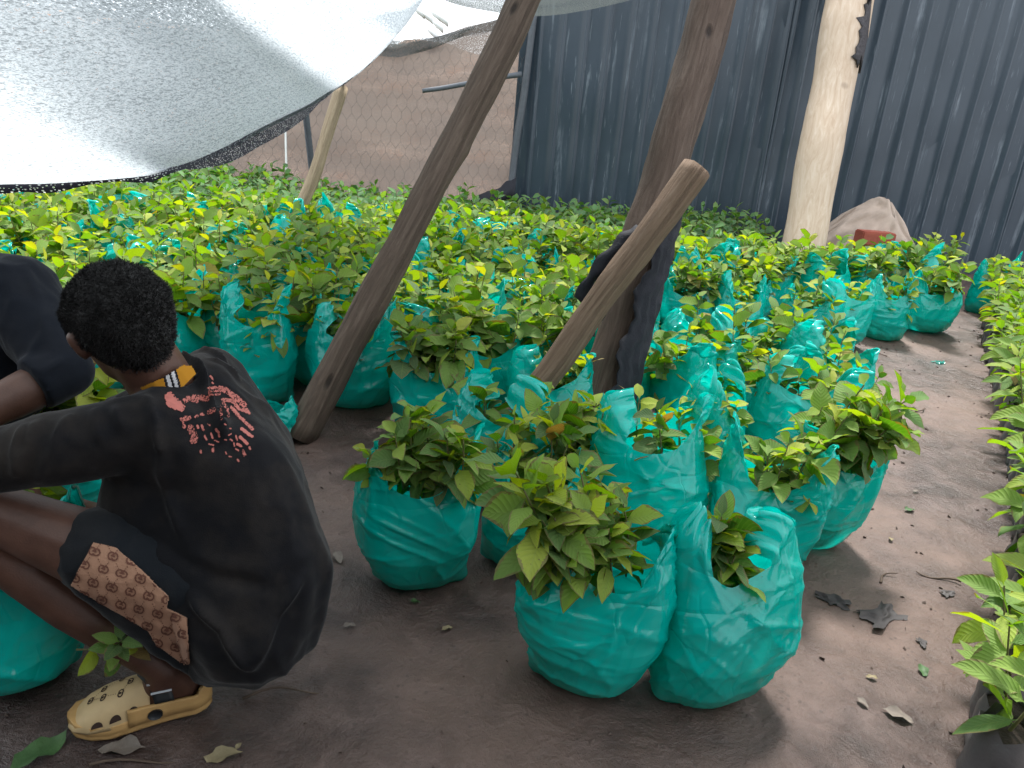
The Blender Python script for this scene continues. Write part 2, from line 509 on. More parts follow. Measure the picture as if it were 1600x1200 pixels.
M_MOTIF = mat_plain('dark_brown_print', (.12, .045, .028), .8, .3, 80, 0)
M_CORAL = mat_plain('coral_rubber_print', (.38, .105, .082), .6, .35, 90, .3)
def mat_skin():
    b = NB('dark_skin'); co = b.coords()
    n = b.noise(co, 18, 5, .6); f = b.noise(co, 260, 3)
    c = b.ramp(n, [(.3, (.060, .026, .017)), (.7, (.105, .050, .034))])
    return b.done(b.pbr(c, .50, b.bump(f, .25, .002), .42))
M_SKIN = mat_skin()
M_SOLE = mat_plain('pale_sole_skin', (.26, .12, .075), .6, .2, 30, .2)
M_HAIR = mat_plain('black_coily_hair', (.008, .007, .007), .55, .3, 200, .5, spec=.35)
M_EYE = mat_plain('eye_white', (.6, .57, .5), .3, .05, 10, 0)
M_PUPIL = mat_plain('dark_iris', (.01, .006, .004), .2, .1, 10, 0)
M_CLOG = mat_plain('tan_foam', (.50, .30, .115), .6, .28, 22, .12, spec=.35)
M_CLOGTOP = mat_plain('cream_foam', (.50, .36, .19), .6, .25, 22, .12, spec=.35)
M_BLACKRUB = mat_plain('black_rubber', (.018, .02, .022), .5, .2, 40, .15)
M_STEEL = mat_plain('brushed_buckle', (.28, .285, .30), .45, .1, 60, .05, metal=.9)
M_TUBE = mat_plain('grey_polythene_tube', (.105, .098, .100), .38, .35, 14, .5, bd=.012)
M_SOIL = mat_plain('potting_soil', (.028, .019, .014), .95, .5, 60, .8, bd=.01)
M_EARTH = None
def mat_bank():
    b = NB('red_earth_bank'); 
    s = b.noise(b.coords('Object', (.35, .35, 3.2)), 1.6, 6, .65, .3); n = b.noise(b.coords(), 2.6, 6, .65)
    c = b.ramp(s, [(.25, (.15, .092, .066)), (.5, (.25, .17, .128)), (.75, (.37, .285, .235))])
    c = b.mix(b.ramp(n, [(.52, (0,)*3), (.66, (.8,)*3)]), c, (.24, .11, .06))
    return b.done(b.pbr(c, .95, b.bump(b.math('ADD', s, n), .7, .1), .2))
M_BANK = mat_bank()
M_WIRE = mat_plain('galvanised_wire', (.13, .115, .105), .6, .2, 50, 0)
M_POSTMETAL = mat_plain('grey_angle_iron', (.09, .10, .115), .55, .3, 30, .2)
M_SACK = mat_plain('brown_paper_sack', (.42, .33, .27), .8, .3, 12, .35, bd=.01)
M_BRICK = mat_plain('red_brick', (.33, .085, .055), .85, .35, 35, .5)
M_DRYLEAF = mat_plain('dry_leaf', (.21, .17, .095), .75, .4, 60, .4)
M_GREYLEAF = mat_plain('grey_dead_leaf', (.15, .125, .105), .75, .5, 60, .4)
M_FALLEN = mat_plain('fallen_green_leaf', (.045, .10, .03), .6, .4, 40, .4)
M_SCRAP = mat_plain('black_polythene_scrap', (.032, .026, .026), .62, .4, 20, .4)
M_STONE = mat_plain('pebble', (.20, .165, .14), .85, .3, 30, .4)
M_TWIG = mat_plain('dead_twig', (.09, .062, .045), .85, .4, 50, .3)
M_RAG = mat_plain('white_rag', (.72, .72, .70), .9, .1, 20, .3)
# ---------------------------------------------------------------- ground
def ground_z(x, y):
    x, y = np.asarray(x, float), np.asarray(y, float)
    return .012*fbm(x*1.6, y*1.6, 0, 3) + .0060*fbm(x*6, y*6, 3, 3)
def make_ground():
    n = 260
    xs = np.concatenate([np.linspace(-60, -4.5, 30)[:-1], np.linspace(-4.5, 5.5, n), np.linspace(5.5, 60, 30)[1:]])
    ys = np.concatenate([np.linspace(-20, -1, 12)[:-1], np.linspace(-1, 8.5, n), np.linspace(8.5, 60, 26)[1:]])
    X, Y = np.meshgrid(xs, ys)
    Z = ground_z(X, Y)
    V = np.stack([X, Y, Z], -1).reshape(-1, 3)
    o = part('ground', V, grid_faces(len(ys), len(xs)), M_MUD)
    tag(o, 'bare trodden brown mud floor of the nursery', 'ground', kind='structure')
make_ground()

# earth bank beyond the net fence
def make_bank():
    xs = np.linspace(-14, 10, 120); ys = np.linspace(0, 1, 40)
    X, T = np.meshgrid(xs, ys)
    Y = 9.6 + T*3.2 + .25*fbm(X*.8, T*3, 1)
    Z = -0.05 + T*1.9 + .15*fbm(X*1.1, T*6, 2)
    V = np.stack([X, Y, Z], -1).reshape(-1, 3)
    top = np.stack([X[-1], Y[-1]+12, Z[-1]+.3], -1)
    o = part('earth_bank', np.concatenate([V, top]), grid_faces(41, 120), M_BANK)
    tag(o, 'cut slope of red-brown earth behind the net fence', 'bank', kind='structure')
make_bank()

# ---------------------------------------------------------------- corrugated fence
FY = 7.72
def make_fence(o, rz, xa, xb, lab):
    root = empty('sheet_fence', o, rz)
    tag(root, lab, 'fence')
    x, k = xa, 0
    while x < xb:
        wdt = .80 if k else .62
        prof = []
        xx = 0.0
        j = 0
        while xx < wdt + .03:
            prof += [(xx, 0), (xx+.05, 0), (xx+.10, .001), (xx+.155, 0), (xx+.170, .032), (xx+.186, .032), (xx+.202, 0)]
            xx += .206; j += 1
        prof = np.array(prof)
        zs = np.linspace(-.10, 3.3, 24)
        lean = .006*(k % 3 - 1)
        Xp = prof[:, 0][None, :] + lean*zs[:, None]
        dent = .010*fbm(Xp*2 + k*3, zs[:, None]*1.5, 4, 3)
        Yp = -prof[:, 1][None, :] + dent + .004*(k % 2)
        Zp = np.repeat(zs[:, None], len(prof), 1) + .02*(k % 3)
        V = np.stack([Xp + x - 2.5, Yp, Zp], -1).reshape(-1, 3)
        part('roofing_sheet', V, grid_faces(24, len(prof)), M_SHEET, root, smooth=False)
        x += wdt - .0; k += 1
    mb = MB()
    for z in (.5, 1.6, 2.8): mb.box(((xa+xb)/2-2.5, .06, z), (xb-xa, .05, .07))
    mb.build('rail', M_WOOD_GREY, root, smooth=False)
make_fence((2.5, FY, 0), 0, -.20, 6.6, 'tall dark blue-black corrugated roofing sheet fence with pale vertical scuffs')
make_fence((-3.2, -1.95, 0), PI, -3.4, 6.6, 'dark roofing sheet fence added unseen behind the camera to darken the foreground')  # invented fence out of view, keeps light off the foreground from behind

# ---------------------------------------------------------------- net fence with wire on the far side
def make_netfence():
    x0, x1, y = -6.2, -0.10, 7.80
    root = empty('net_fence', (x0, y, 0))
    tag(root, 'see-through brownish netting and wire mesh fence left of the dark sheet fence', 'fence')
    n, m = 40, 90
    T, S = np.meshgrid(np.linspace(0, 1, n), np.linspace(0, 1, m), indexing='ij')
    topz = np.interp(S, [0, .5, .80, .85, .90, .96, 1], [1.5, 1.58, 1.62, 1.70, 1.82, 1.92, 1.97])
    X = S*(x1-x0); Z = T*topz
    Yd = .03*fbm(S*14, T*3, 3) - .02
    o = part('netting', np.stack([X, Yd, Z], -1).reshape(-1, 3), grid_faces(n, m), M_NETWALL, root, uv=np.stack([S*3, T], -1).reshape(-1, 2))
    # folded dark top selvage
    S2 = np.linspace(.62, 1, 50); V = []
    for k, s in enumerate(S2):
        tz = float(np.interp(s, [0, .5, .80, .85, .90, .96, 1], [1.5, 1.58, 1.62, 1.70, 1.82, 1.92, 1.97]))
        for q in range(4):
            V.append((s*(x1-x0), -.045 - .02*math.sin(q*2.1 + k*.35), tz + .01 - q*.035 - .02*math.sin(k*.22+q)))
    part('folded_edge', V, grid_faces(50, 4), M_NETDARK, root, uv=[(a[0]*.4, a[2]) for a in V])
    # hexagonal wire
    mb = MB()
    cw, ch = .095, .11
    def wire(a, b, r=.0015):
        a, b = Vector(a), Vector(b); s, u, d = frame_of(b-a)
        V = [p + s*(r*math.cos(t)) + u*(r*math.sin(t)) for p in (a, b) for t in (0, 2.094, 4.189)]
        mb.add(V, [(0,1,4,3), (1,2,5,4), (2,0,3,5)])
    nx, nz = int(4.4/cw), int(1.55/ch)
    for i in range(nx):
        for j in range(nz):
            ox = (x1-x0) - 4.4 + i*cw + (cw/2 if j % 2 else 0); z = .1 + j*ch
            w = lambda: rng.uniform(-.006, .006)
            a = (ox, -.10, z); b_ = (ox, -.10, z+ch*.45)
            wire(a, b_)
            wire(b_, (ox+cw/2+w(), -.10, z+ch)); wire(b_, (ox-cw/2+w(), -.10, z+ch))
    mb.build('wire_mesh', M_WIRE, root)
    return root
make_netfence()

def simple_post(name, a, b, r0, r1, mat, label, cat, seed=0, n=10, rough=.08, knots=0, seg=14, bow=0.0):
    a, b = Vector(a), Vector(b)
    pts = lerp_path(a, b, seg, bow, seed)
    V, F, UV = tube_np(pts, [r0 + (r1-r0)*i/(seg-1) for i in range(seg)], n, True, seed, rough, knots)
    V = [tuple(Vector(v)-a) for v in V]
    o = part(name, V, F, mat, uv=UV); o.location = a
    return tag(o, label, cat)

# iron post, white stick and rods along the net fence
def iron_post():
    a = G(483, 300, .15); a.y = 7.55; a = Vector((P(484, 272, 7.2).x, 7.55, 0)); t = P(476, 165, 7.55)
    mb = MB(); d = (Vector((t.x, 7.55, 1.9)) - a); rot = d.to_track_quat('Z', 'Y').to_matrix()
    mb.box(rot @ Vector((0, 0, d.length/2)), (.055, .008, d.length), rot); mb.box(rot @ Vector((-.024, .024, d.length/2)), (.008, .040, d.length), rot)
    o = mb.build('iron_post', M_POSTMETAL, smooth=False); o.location = a
    tag(o, 'slim grey angle iron post leaning in front of the netting', 'post')
iron_post()
a = P(449, 290, 7.3); simple_post('stake', (a.x, a.y, 0), P(445, 180, 7.3), .012, .010, M_RAG, 'thin white stake standing left of the iron post by the netting', 'stake', 3, 6)
simple_post('fence_brace', P(660, 142, 6.95), P(815, 116, 7.0), .020, .024, M_POSTMETAL, 'grey rod running level across the netting behind the thick left prop', 'rod', 4, 8)
simple_post('fence_post', (G(797, 316, .3).x-.02, 7.66, 0), (-.10, 7.66, 2.05), .035, .033, M_POSTMETAL, 'dark post at the end of the sheet fence where the netting is tied', 'post', 5, 8)
# dark slumped net at the foot of the netting
def slump():
    V = []
    for i in range(30):
        s = i/29
        p = P(690 + 115*s, 322 - 25*s**1.5, 7.3)
        for j in range(8):
            a = PI*j/7
            V.append((p.x, 7.5 - .10*math.sin(a)*(1+.3*float(vn(i*.3, j*.4))), max(0, p.z - .18 + .30*(.4+.6*s)*j/7 + .02*float(vn(i*.4, j*.6, 3)))))
    o = part('slumped_net', V, grid_faces(30, 8), M_BLACKCLOTH)
    tag(o, 'black net slumped along the foot of the netting beside the sheet fence', 'net')
slump()
# a scrubby bush behind the netting at the far left
# ---------------------------------------------------------------- poles
def wood_prop(name, px_a, px_b, za, zb, wa, wb, mat, label, seed, knots=5, n=22, seg=44, bow=0.0, ext_top=0.0, ext_bot=0.0, cutmat=None):
    a, b = P(*px_a, za), P(*px_b, zb)
    d = (b-a).normalized()
    ra, rb = wa*za/F_PX/2, wb*zb/F_PX/2
    L = (b-a).length
    a2, b2 = a - d*ext_bot, b + d*ext_top
    pts = lerp_path(a2, b2, seg, bow, seed)
    rad = [ra + (rb-ra)*i/(seg-1) for i in range(seg)]
    V, F, UV = tube_np(pts, rad, n, True, seed, .14, knots)
    V = [tuple(Vector(v)-a2) for v in V]
    ncap = n if cutmat else 0
    fm = [0]*(len(F)-ncap) + [1]*ncap
    o = part(name, V, F, None, uv=UV, mats=[mat] + ([cutmat] if cutmat else []), fmat=fm)
    o.location = a2
    return tag(o, label, 'pole')
wood_prop('wooden_prop', (478, 662), (822, -10), 2.86, 3.05, 50, 49, M_WOOD_GREY, 'long grey-brown wooden prop leaning right, its foot in the mud beside the crouching person', 11, 6, bow=.03, ext_top=.5, ext_bot=.06)
wood_prop('wooden_prop', (918, 712), (1112, -10), 2.95, 3.15, 78, 62, M_WOOD_POST, 'thick brown post leaning right with black net wrapped round its lower half', 23, 5, ext_top=.45, ext_bot=.10)
wood_prop('wooden_prop', (786, 662), (1087, 262), 2.82, 2.70, 42, 47, M_WOOD_BRACE, 'short pale brace pole with a sawn top, crossing in front of the thick brown post', 31, 6, ext_bot=.32, cutmat=M_CUT, bow=.02)
wood_prop('wooden_prop', (447, 362), (532, 136), 5.0, 5.15, 17, 22, M_WOOD_THIN, 'slim distant pole rising from the seedlings to the edge of the white net', 41, 3, 12, 24, bow=.05, ext_bot=.42)

def pale_post():
    a, b = P(1252, 405, 6.0), P(1330, -10, 6.35)
    d = (b-a).normalized(); a2 = a - d*.42; b2 = b + d*.5
    seg = 40
    pts = lerp_path(a2, b2, seg, .0, 51)
    rad = [(31 + 4*i/(seg-1))*6.1/F_PX*(1+.02*math.sin(i*.5)) for i in range(seg)]
    V, F, UV = tube_np(pts, rad, 28, True, 5, .03, 1)
    root = empty('peeled_post', a2)
    tag(root, 'thick pale peeled tree trunk post with dark bark left near the top right', 'post')
    part('trunk', [tuple(Vector(v)-a2) for v in V], F, M_WOOD_PALE, root, uv=UV)
    # remaining bark: a jagged flap standing proud on the upper right side
    s, u, dd = frame_of(b2-a2)
    VV, L = [], (b2-a2).length
    side = CR - d*CR.dot(d); side.normalize(); other = d.cross(side)
    zlo = (P(1335, 118, 6.3)-a2).dot(d)
    for i in range(26):
        t = i/25
        for j in range(14):
            w = -1.15 + 1.9*j/13
            if j == 0: w += .30*float(vn(i*.45, 3.3)) + .22*float(vn(i*1.3, 9.1)) + (.25*t) - .1
            q = zlo + (L-zlo)*t + (.05*math.sin(j*2.7)+.03*math.sin(j*5.1) if i == 0 else 0)
            k = q/L*(seg-1); r = float(np.interp(k, range(seg), rad)) + .012 + .05*max(0, w-.35)*t
            c = a2.lerp(b2, q/L)
            VV.append(c + side*(r*math.cos(w)) + other*(r*math.sin(w)) - a2)
    o = part('bark', VV, grid_faces(26, 14), M_BARK, root)
    md = o.modifiers.new('s', 'SOLIDIFY'); md.thickness = .012
    # pale strip peeling away
    VV = []
    for i in range(10):
        t = i/9; p = P(1366 - 10*t, -25 + 85*t, 6.2)
        VV += [p + CR*(-.018*(1-t)) - a2, p + CR*(.018*(1-t)) - a2]
    o = part('peeling_strip', VV, grid_faces(10, 2), M_WOOD_PALE, root, uv=[(0, 0)]*20)
    md = o.modifiers.new('s', 'SOLIDIFY'); md.thickness = .006
M_BARK = mat_plain('dark_bark', (.050, .046, .050), .9, .5, 30, .8, bd=.02)
pale_post()

# black net wrapped round the brown post, and a strip under the brace
def net_wrap():
    a, b = P(918, 712, 2.95), P(1112, -10, 3.15)
    d = (b-a).normalized(); L = (b-a).length
    side = (CR - d*CR.dot(d)).normalized(); front = d.cross(side)
    if front.dot(EYE - a) < 0: front = -front
    V, UV = [], []
    n, m = 60, 26
    for i in range(n):
        t = -.05 + .60*i/(n-1)
        q = max(0, min(1, (t+.05)/.55))
        # cloth covers the right side, leaving the brown left face bare; narrows to the bottom
        w0 = float(np.interp(q, [0, .25, .6, .85, 1], [1.5, 1.5, 1.5, 1.35, .9])) + .12*math.sin(i*.55) + .05*math.sin(i*1.9)
        w1 = -1.6
        r = (39 + (31-39)*t)*2.98/F_PX + .026
        for j in range(m):
            w = w1 + (w0 - w1)*j/(m-1)
            rr = r + .005*math.sin(i*.7 + j*.9) + .006*math.sin(j*2.2 + i*.18) + (.007 if j == m-1 else 0)
            V.append(a + d*(L*t) + side*(rr*math.cos(w)) + front*(rr*math.sin(w)))
            UV.append((j/6, i/6))
    o = part('net_wrap', [v-a for v in V], grid_faces(n, m), M_BLACKCLOTH, uv=UV); o.location = a
    md = o.modifiers.new('s', 'SOLIDIFY'); md.thickness = .004; md.offset = 1
    tag(o, 'black net cloth wound round the right side of the thick brown post', 'net')
    # tie strip that loops over the brace
    V = []
    path = [(905, 470, 2.86), (930, 425, 2.80), (965, 385, 2.78), (995, 360, 2.80), (1010, 372, 2.86)]
    for i in range(28):
        t = i/27*(len(path)-1); k = min(int(t), len(path)-2); f = t-k
        p = P(*[path[k][c] + (path[k+1][c]-path[k][c])*f for c in range(3)])
        wd = .028 + .012*math.sin(i*.9)
        for j in range(6):
            jj = j/5-.5
            V.append(p + (CU*.8 - CR*.6)*(jj*2*wd*.7) - fw*(.016*math.cos(jj*3) + .004*math.sin(i+j)))
    o = part('net_strip', [v-V[0] for v in V], grid_faces(28, 6), M_BLACKCLOTH); o.location = V[0]
    md = o.modifiers.new('s', 'SOLIDIFY'); md.thickness = .008
    tag(o, 'ragged black net strip tying the pale brace to the thick brown post', 'net strip')
    V = []
    for i in range(20):
        t = i/19; p = P(948 - 20*t + 8*math.sin(t*5), 440 + 85*t, 2.86)
        for j in range(5):
            jj = j/4-.5; V.append(p + CR*(jj*.06*(1-.4*t)) - fw*(.01*math.cos(jj*4+i)))
    o = part('net_strip', [v-V[0] for v in V], grid_faces(20, 5), M_BLACKCLOTH); o.location = V[0]
    md = o.modifiers.new('s', 'SOLIDIFY'); md.thickness = .006
    tag(o, 'torn end of black net hanging down left of the thick brown post below the brace', 'net strip')
net_wrap()

# ---------------------------------------------------------------- shade nets overhead
def spline(pts, n):
    """Catmull-Rom through pts"""
    P_ = [np.array(p, float) for p in pts]
    P_ = [2*P_[0]-P_[1]] + P_ + [2*P_[-1]-P_[-2]]
    out = []
    m = len(P_)-3
    for i in range(n):
        t = i/(n-1)*m; k = min(int(t), m-1); f = t-k
        a, b, c, d = P_[k:k+4]
        out.append(.5*((2*b) + (c-a)*f + (2*a-5*b+4*c-d)*f*f + (3*b-a-3*c+d)*f**3))
    return np.array(out)
def shade_net():
    hem_px = [(-620, 300, 2.3), (-320, 306, 2.35), (-120, 300, 2.4), (0, 291, 2.5), (110, 288, 2.6), (250, 274, 2.75), (330, 248, 3.1), (420, 200, 3.75), (490, 164, 4.5), (532, 135, 5.1),
              (575, 103, 4.95), (618, 58, 4.6), (645, 24, 4.3), (668, -14, 4.05), (700, -90, 3.8), (770, -190, 3.55), (880, -270, 3.5), (1010, -340, 3.4)]  # last points and back row stretch the net out of view to shade the foreground
    hem = [P(*h) for h in hem_px]
    n, m = 150, 60
    H = spline([tuple(h) for h in hem], n)
    tx = [-6.5, -5.2, -4.2, -3.5, -2.9, -2.2, -1.5, -1.15, -1.05, -.95, -.7, -.4, -.1, .2, .6, 1.2, 1.9, 2.6]
    T = spline([(x, -1.75, 2.5 - .03*abs(x+1)) for x in tx], n)
    V, UV = [], []
    for i in range(n):
        s = i/(n-1)
        for j in range(m):
            t = j/(m-1)
            p = H[i]*(1-t) + T[i]*t
            p = p + np.array([0, 0, -.13*math.sin(PI*t) + 0.0])
            # long soft folds running from low left to high right
            ph = s*34 - t*9
            w = .020*math.sin(ph) * math.sin(PI*t)**.5 + .010*math.sin(ph*2.3+1)*math.sin(PI*t)
            p = p + np.array([0, -.5*w, w])
            V.append(p); UV.append((s*2.6, t*2.4))
    root = empty('shade_net', tuple(hem[5]))
    tag(root, 'big sagging white shade net hung low over the upper left of the nursery', 'shade net')
    o3 = np.array(hem[5])
    part('net_sheet', np.array(V)-o3, grid_faces(n, m), M_NET, root, uv=UV)
    # hem: dark folded knit band, wide on the left, thinning to nothing up the slope
    V, UV = [], []
    dist = 0
    for i in range(n):
        if i: dist += np.linalg.norm(H[i]-H[i-1])
        px = to_px(H[i])[0]
        wpx = float(np.interp(px, [-400, 0, 60, 140, 190, 240, 290, 340, 420, 480, 500, 640], [14, 24, 25, 16, 11, 20, 8, 30, 33, 22, 8, 3]))
        w = wpx*to_px(H[i])[2]/F_PX
        for j in range(7):
            a = j/6
            V.append(H[i] + np.array([0, -.012*math.sin(PI*a) - .006, .020 - w*.85*a - .004*math.sin(i*.8)*a]))
            UV.append((dist, a*w))
    part('hem', np.array(V)-o3, grid_faces(n, 7), M_HEM, root, uv=UV)
shade_net()

def second_net():
    lo = [P(640, -40, 4.6), P(690, -2, 4.7), P(745, 14, 4.8), P(830, 25, 4.9), P(905, 18, 5.0), P(1000, -4, 5.1), P(1100, -40, 5.2)]
    n, m = 60, 16
    A = spline([tuple(p) for p in lo], n)
    V, UV = [], []
    for i in range(n):
        for j in range(m):
            t = j/(m-1)
            V.append(A[i] + np.array([.05*t, -.40*t, .55*t - .05*math.sin(PI*t) + .02*math.sin(i*.5)*t])); UV.append((i/n*1.6, t))
    o0 = A[30]
    o = part('shade_net', np.array(V)-o0, grid_faces(n, m), M_NETDARK, uv=UV); o.location = tuple(o0)
    tag(o, 'dark grey underside of a second shade net sagging at the top centre', 'shade net')
    mb = MB()
    for k, (x, y) in enumerate([(655, 18), (668, 26), (680, 22), (692, 30), (684, 40), (676, 52)]):
        c = P(x, y, 7.2)
        V, F, UV2 = tube_np([c + Vector((-.05, 0, .03)), c, c + Vector((.04, -.01, -.03)), c + Vector((.05, 0, -.06))], [.012, .028, .022, .006], 7, True, k, .3)
        mb.add(V, F, UV2)
    o = mb.build('white_rag', M_RAG); tag(o, 'white rag knotted at the gap above the netting', 'rag')
second_net()

# ---------------------------------------------------------------- sack and brick by the pale post
def sack():
    c = G(1360, 400, .25)
    base = Vector((c.x, c.y+.15, 0))
    outline = [(-.50, .0), (-.44, .34), (-.24, .56), (-.04, .68), (.05, .72), (.14, .68), (.30, .46), (.46, .20), (.52, 0)]
    n, m = 40, 30
    V = []
    for i in range(n):
        s = i/(n-1)
        ox = np.interp(s, np.linspace(0, 1, 9), [o[0] for o in outline]); oz = np.interp(s, np.linspace(0, 1, 9), [o[1] for o in outline])
        for j in range(m):
            a = -1 + 2*j/(m-1)
            r = 1-a*a*.55
            cr = .035*float(ridge(vn(s*7, a*4, 2))) + .02*float(ridge(vn(s*15, a*8, 5)))
            V.append((ox*(1-.1*a*a) + .03*math.sin(a*5+s*9), a*.26 - cr, max(.0, oz*r + cr*.6)))
    o = part('paper_sack', V, grid_faces(n, m), M_SACK, smooth=False); o.location = base
    tag(o, 'crumpled brown paper sack heaped against the dark fence beside the pale post', 'sack')
    c2 = G(1345, 388, .30)
    bx = Vector((c2.x - .02, c2.y-.22, 0))
    for k in range(4):
        bm = bmesh.new(); bmesh.ops.create_cube(bm, size=1)
        for v in bm.verts: v.co = Vector((v.co.x*.25, v.co.y*.13, v.co.z*.11))
        bmesh.ops.bevel(bm, geom=bm.edges[:], offset=.008, segments=2, affect='EDGES')
        me = bpy.data.meshes.new('brick'); bm.to_mesh(me); bm.free(); me.materials.append(M_BRICK)
        o = link('brick', me); o.location = bx + Vector((.01*k, .01*k, .075 + .115*k)); o.rotation_euler = (0, 0, math.radians(-14 + 7*k))
        tag(o, ['red brick lowest in the stack before the paper sack', 'red brick second from the bottom of the stack before the paper sack', 'red brick second from the top of the stack before the paper sack', 'red brick topmost in the stack before the paper sack'][k], 'brick')
    o.scale = (1.15, 1.1, 1.0)
sack()
# ---------------------------------------------------------------- seedlings
def leaf_geo(R, base, az, el, L, W, droop, rows, cols, fold, wave, twist=0.0):
    """one leaf blade as a curved grid; returns V,UV"""
    t = np.linspace(0, 1, rows)
    prof = np.sin(PI*np.clip(t, 0, 1)**R.uniform(.80, 1.0))**.85
    prof = np.maximum(prof, .06*(1-t)); prof[-1] = .015
    prof *= np.interp(t, [0, .10, .2, 1], [.10, .18, 1, 1])
    e = el - droop*t**1.4
    ds = L/(rows-1)
    r = np.concatenate([[0], np.cumsum(np.cos(e[:-1])*ds)]); z = np.concatenate([[0], np.cumsum(np.sin(e[:-1])*ds)])
    u = np.linspace(-1, 1, cols)
    lat = u[None, :]*prof[:, None]*W/2
    ph = R.random()*6
    up = np.abs(u)[None, :]*prof[:, None]*W/2*fold + wave*np.sin(t*11+ph)[:, None]*(u**2)[None, :]*np.sign(u)[None, :]*W*prof[:, None]
    lat = lat*math.cos(twist) ; up = up + u[None, :]*prof[:, None]*W/2*math.sin(twist)
    nx, nz = -np.sin(e)[:, None], np.cos(e)[:, None]
    x = r[:, None] + nx*up; zz = z[:, None] + nz*up
    ca, sa = math.cos(az), math.sin(az)
    X = base[0] + x*ca - lat*sa; Y = base[1] + x*sa + lat*ca; Z = base[2] + zz
    V = np.stack([X, Y, Z], -1).reshape(-1, 3)
    UV = np.stack([np.repeat((u*.5+.5)[None, :], rows, 0), np.repeat(t[:, None], cols, 1)], -1).reshape(-1, 2)
    return V, UV

def seedling_geo(seed, h=.27, nl=9, L=(.09, .15), tint=(.25, .75), rows=8, cols=5, bare=.35, upright=.5, lean=(0, 0), wr=(.36, .46)):
    R = random.Random(seed)
    # stem
    segs = 6
    bx, by = R.uniform(-.02, .02), R.uniform(-.02, .02)
    pts = [Vector((lean[0]*t*t + bx*t*(1-t)*2, lean[1]*t*t + by*t*(1-t)*2, h*t)) for t in np.linspace(0, 1, segs)]
    sV, sF, sUV = tube_np(pts, [.0036 - .0018*i/(segs-1) for i in range(segs)], 5, False)
    LV, LF, LU, LT = [], [], [], []
    az = R.random()*6.28
    off = 0
    gf = grid_faces(rows, cols)
    for k in range(nl):
        f = k/(nl-1)
        t = bare + (1-bare)*f
        b = Vector((lean[0]*t*t, lean[1]*t*t, h*t))
        az += 2.4 + R.uniform(-.9, .9)
        ll = R.uniform(*L)*(1 - .35*f**3)
        el = math.radians(R.uniform(-28, 34) + 62*f**1.6*upright*1.2)
        V, UV = leaf_geo(R, b, az, el, ll, ll*R.uniform(*wr), R.uniform(.35, 1.25)*(1.1-.5*f), rows, cols, R.uniform(.05, .5), R.uniform(.02, .10), R.gauss(0, .55))
        LV.append(V); LU.append(UV); LF.append(gf+off); off += len(V)
        tt = R.uniform(*tint) + .10*(f-.5)
        if R.random() < .035: tt = R.uniform(.86, 1.0)
        LT.append(np.full(len(V), min(1, max(0, tt))))
    return (np.array([tuple(v) for v in sV]), np.array(sF), np.array(sUV)), (np.concatenate(LV), np.concatenate(LF), np.concatenate(LU), np.concatenate(LT))

class Proto:
    def __init__(s, name, mat, **k):
        (sv, sf, su), (lv, lf, lu, lt) = seedling_geo(**k)
        s.stem = mesh_np('stem', sv, sf, M_STEM); s.leaf = mesh_np('leaves', lv, lf, mat, uv=lu, tint=lt)
# bag seedlings: bright, mixed yellow-green.  bed seedlings: large upright.
BAGP = [Proto('b', M_LEAF, seed=100+i, h=.19+.012*(i % 5), nl=13+i % 3, L=(.07, .140), tint=((.38, .80), (.52, .88), (.20, .62), (.56, .90))[i % 4], rows=9, cols=7, wr=(.42, .60), bare=.25) for i in range(16)]
BEDP = [Proto('d', M_LEAF, seed=200+i, h=.24+.02*(i % 4), nl=12+i % 3, L=(.10, .160), tint=((.50, .80), (.42, .76), (.55, .86))[i % 3], rows=10, cols=7, bare=.10, upright=.5, wr=(.33, .42)) for i in range(12)]
LOWP = [seedling_geo(300+i, h=.21+.02*(i % 4), nl=11, L=(.075, .135), tint=((.34, .76), (.48, .85), (.20, .62), (.52, .92))[i % 4], rows=5, cols=3, wr=(.42, .56), bare=.3) for i in range(16)]
LOWFAR = [seedling_geo(400+i, h=.22+.02*(i % 4), nl=9, L=(.08, .13), tint=((.2, .7), (.35, .85), (.1, .6))[i % 3], rows=4, cols=3, bare=.45, upright=.35, wr=(.42, .56)) for i in range(12)]

N_IND = 0
def put_seedling(proto, loc, rz, sc, tilt, label, group, pot=None, cat='seedling'):
    global N_IND
    N_IND += 1
    r = empty('seedling', loc)
    r.rotation_mode = 'ZXY'; r.rotation_euler = (tilt[0], tilt[1], rz); r.scale = (sc, sc, sc)
    tag(r, label, cat, group)
    link('stem', proto.stem, r); link('leaves', proto.leaf, r)
    if pot is not None:
        p = link('pot', pot[0], r); link('soil', pot[1], r)
    return r

class Stuff:
    def __init__(s): s.SV, s.SF, s.LV, s.LF, s.LU, s.LT, s.so, s.lo = [], [], [], [], [], [], 0, 0
    def put(s, geo, loc, rz, sc, tilt=(0, 0)):
        (sv, sf, su), (lv, lf, lu, lt) = geo
        M = (Matrix.Translation(Vector(loc)) @ Matrix.Rotation(tilt[1], 4, 'Y') @ Matrix.Rotation(tilt[0], 4, 'X') @ Matrix.Rotation(rz, 4, 'Z'))
        A = np.array(M)[:3, :3]*sc; t = np.array(M)[:3, 3]
        s.LV.append(lv @ A.T + t); s.LF.append(lf + s.lo); s.LU.append(lu); s.LT.append(lt); s.lo += len(lv)
        s.SV.append(sv @ A.T + t); s.SF.append(sf + s.so); s.so += len(sv)
    def build(s, name, mats):
        V = np.concatenate(s.LV + s.SV); F = np.concatenate([np.concatenate(s.LF), np.concatenate(s.SF) + s.lo])
        UV = np.concatenate(s.LU + [np.zeros((s.so, 2))]); T = np.concatenate(s.LT + [np.zeros(s.so)])
        fm = np.concatenate([np.zeros(sum(len(f) for f in s.LF), int), np.ones(sum(len(f) for f in s.SF), int)])
        return link(name, mesh_np(name, V, F, None, uv=UV, tint=T, mats=mats, fmat=fm))

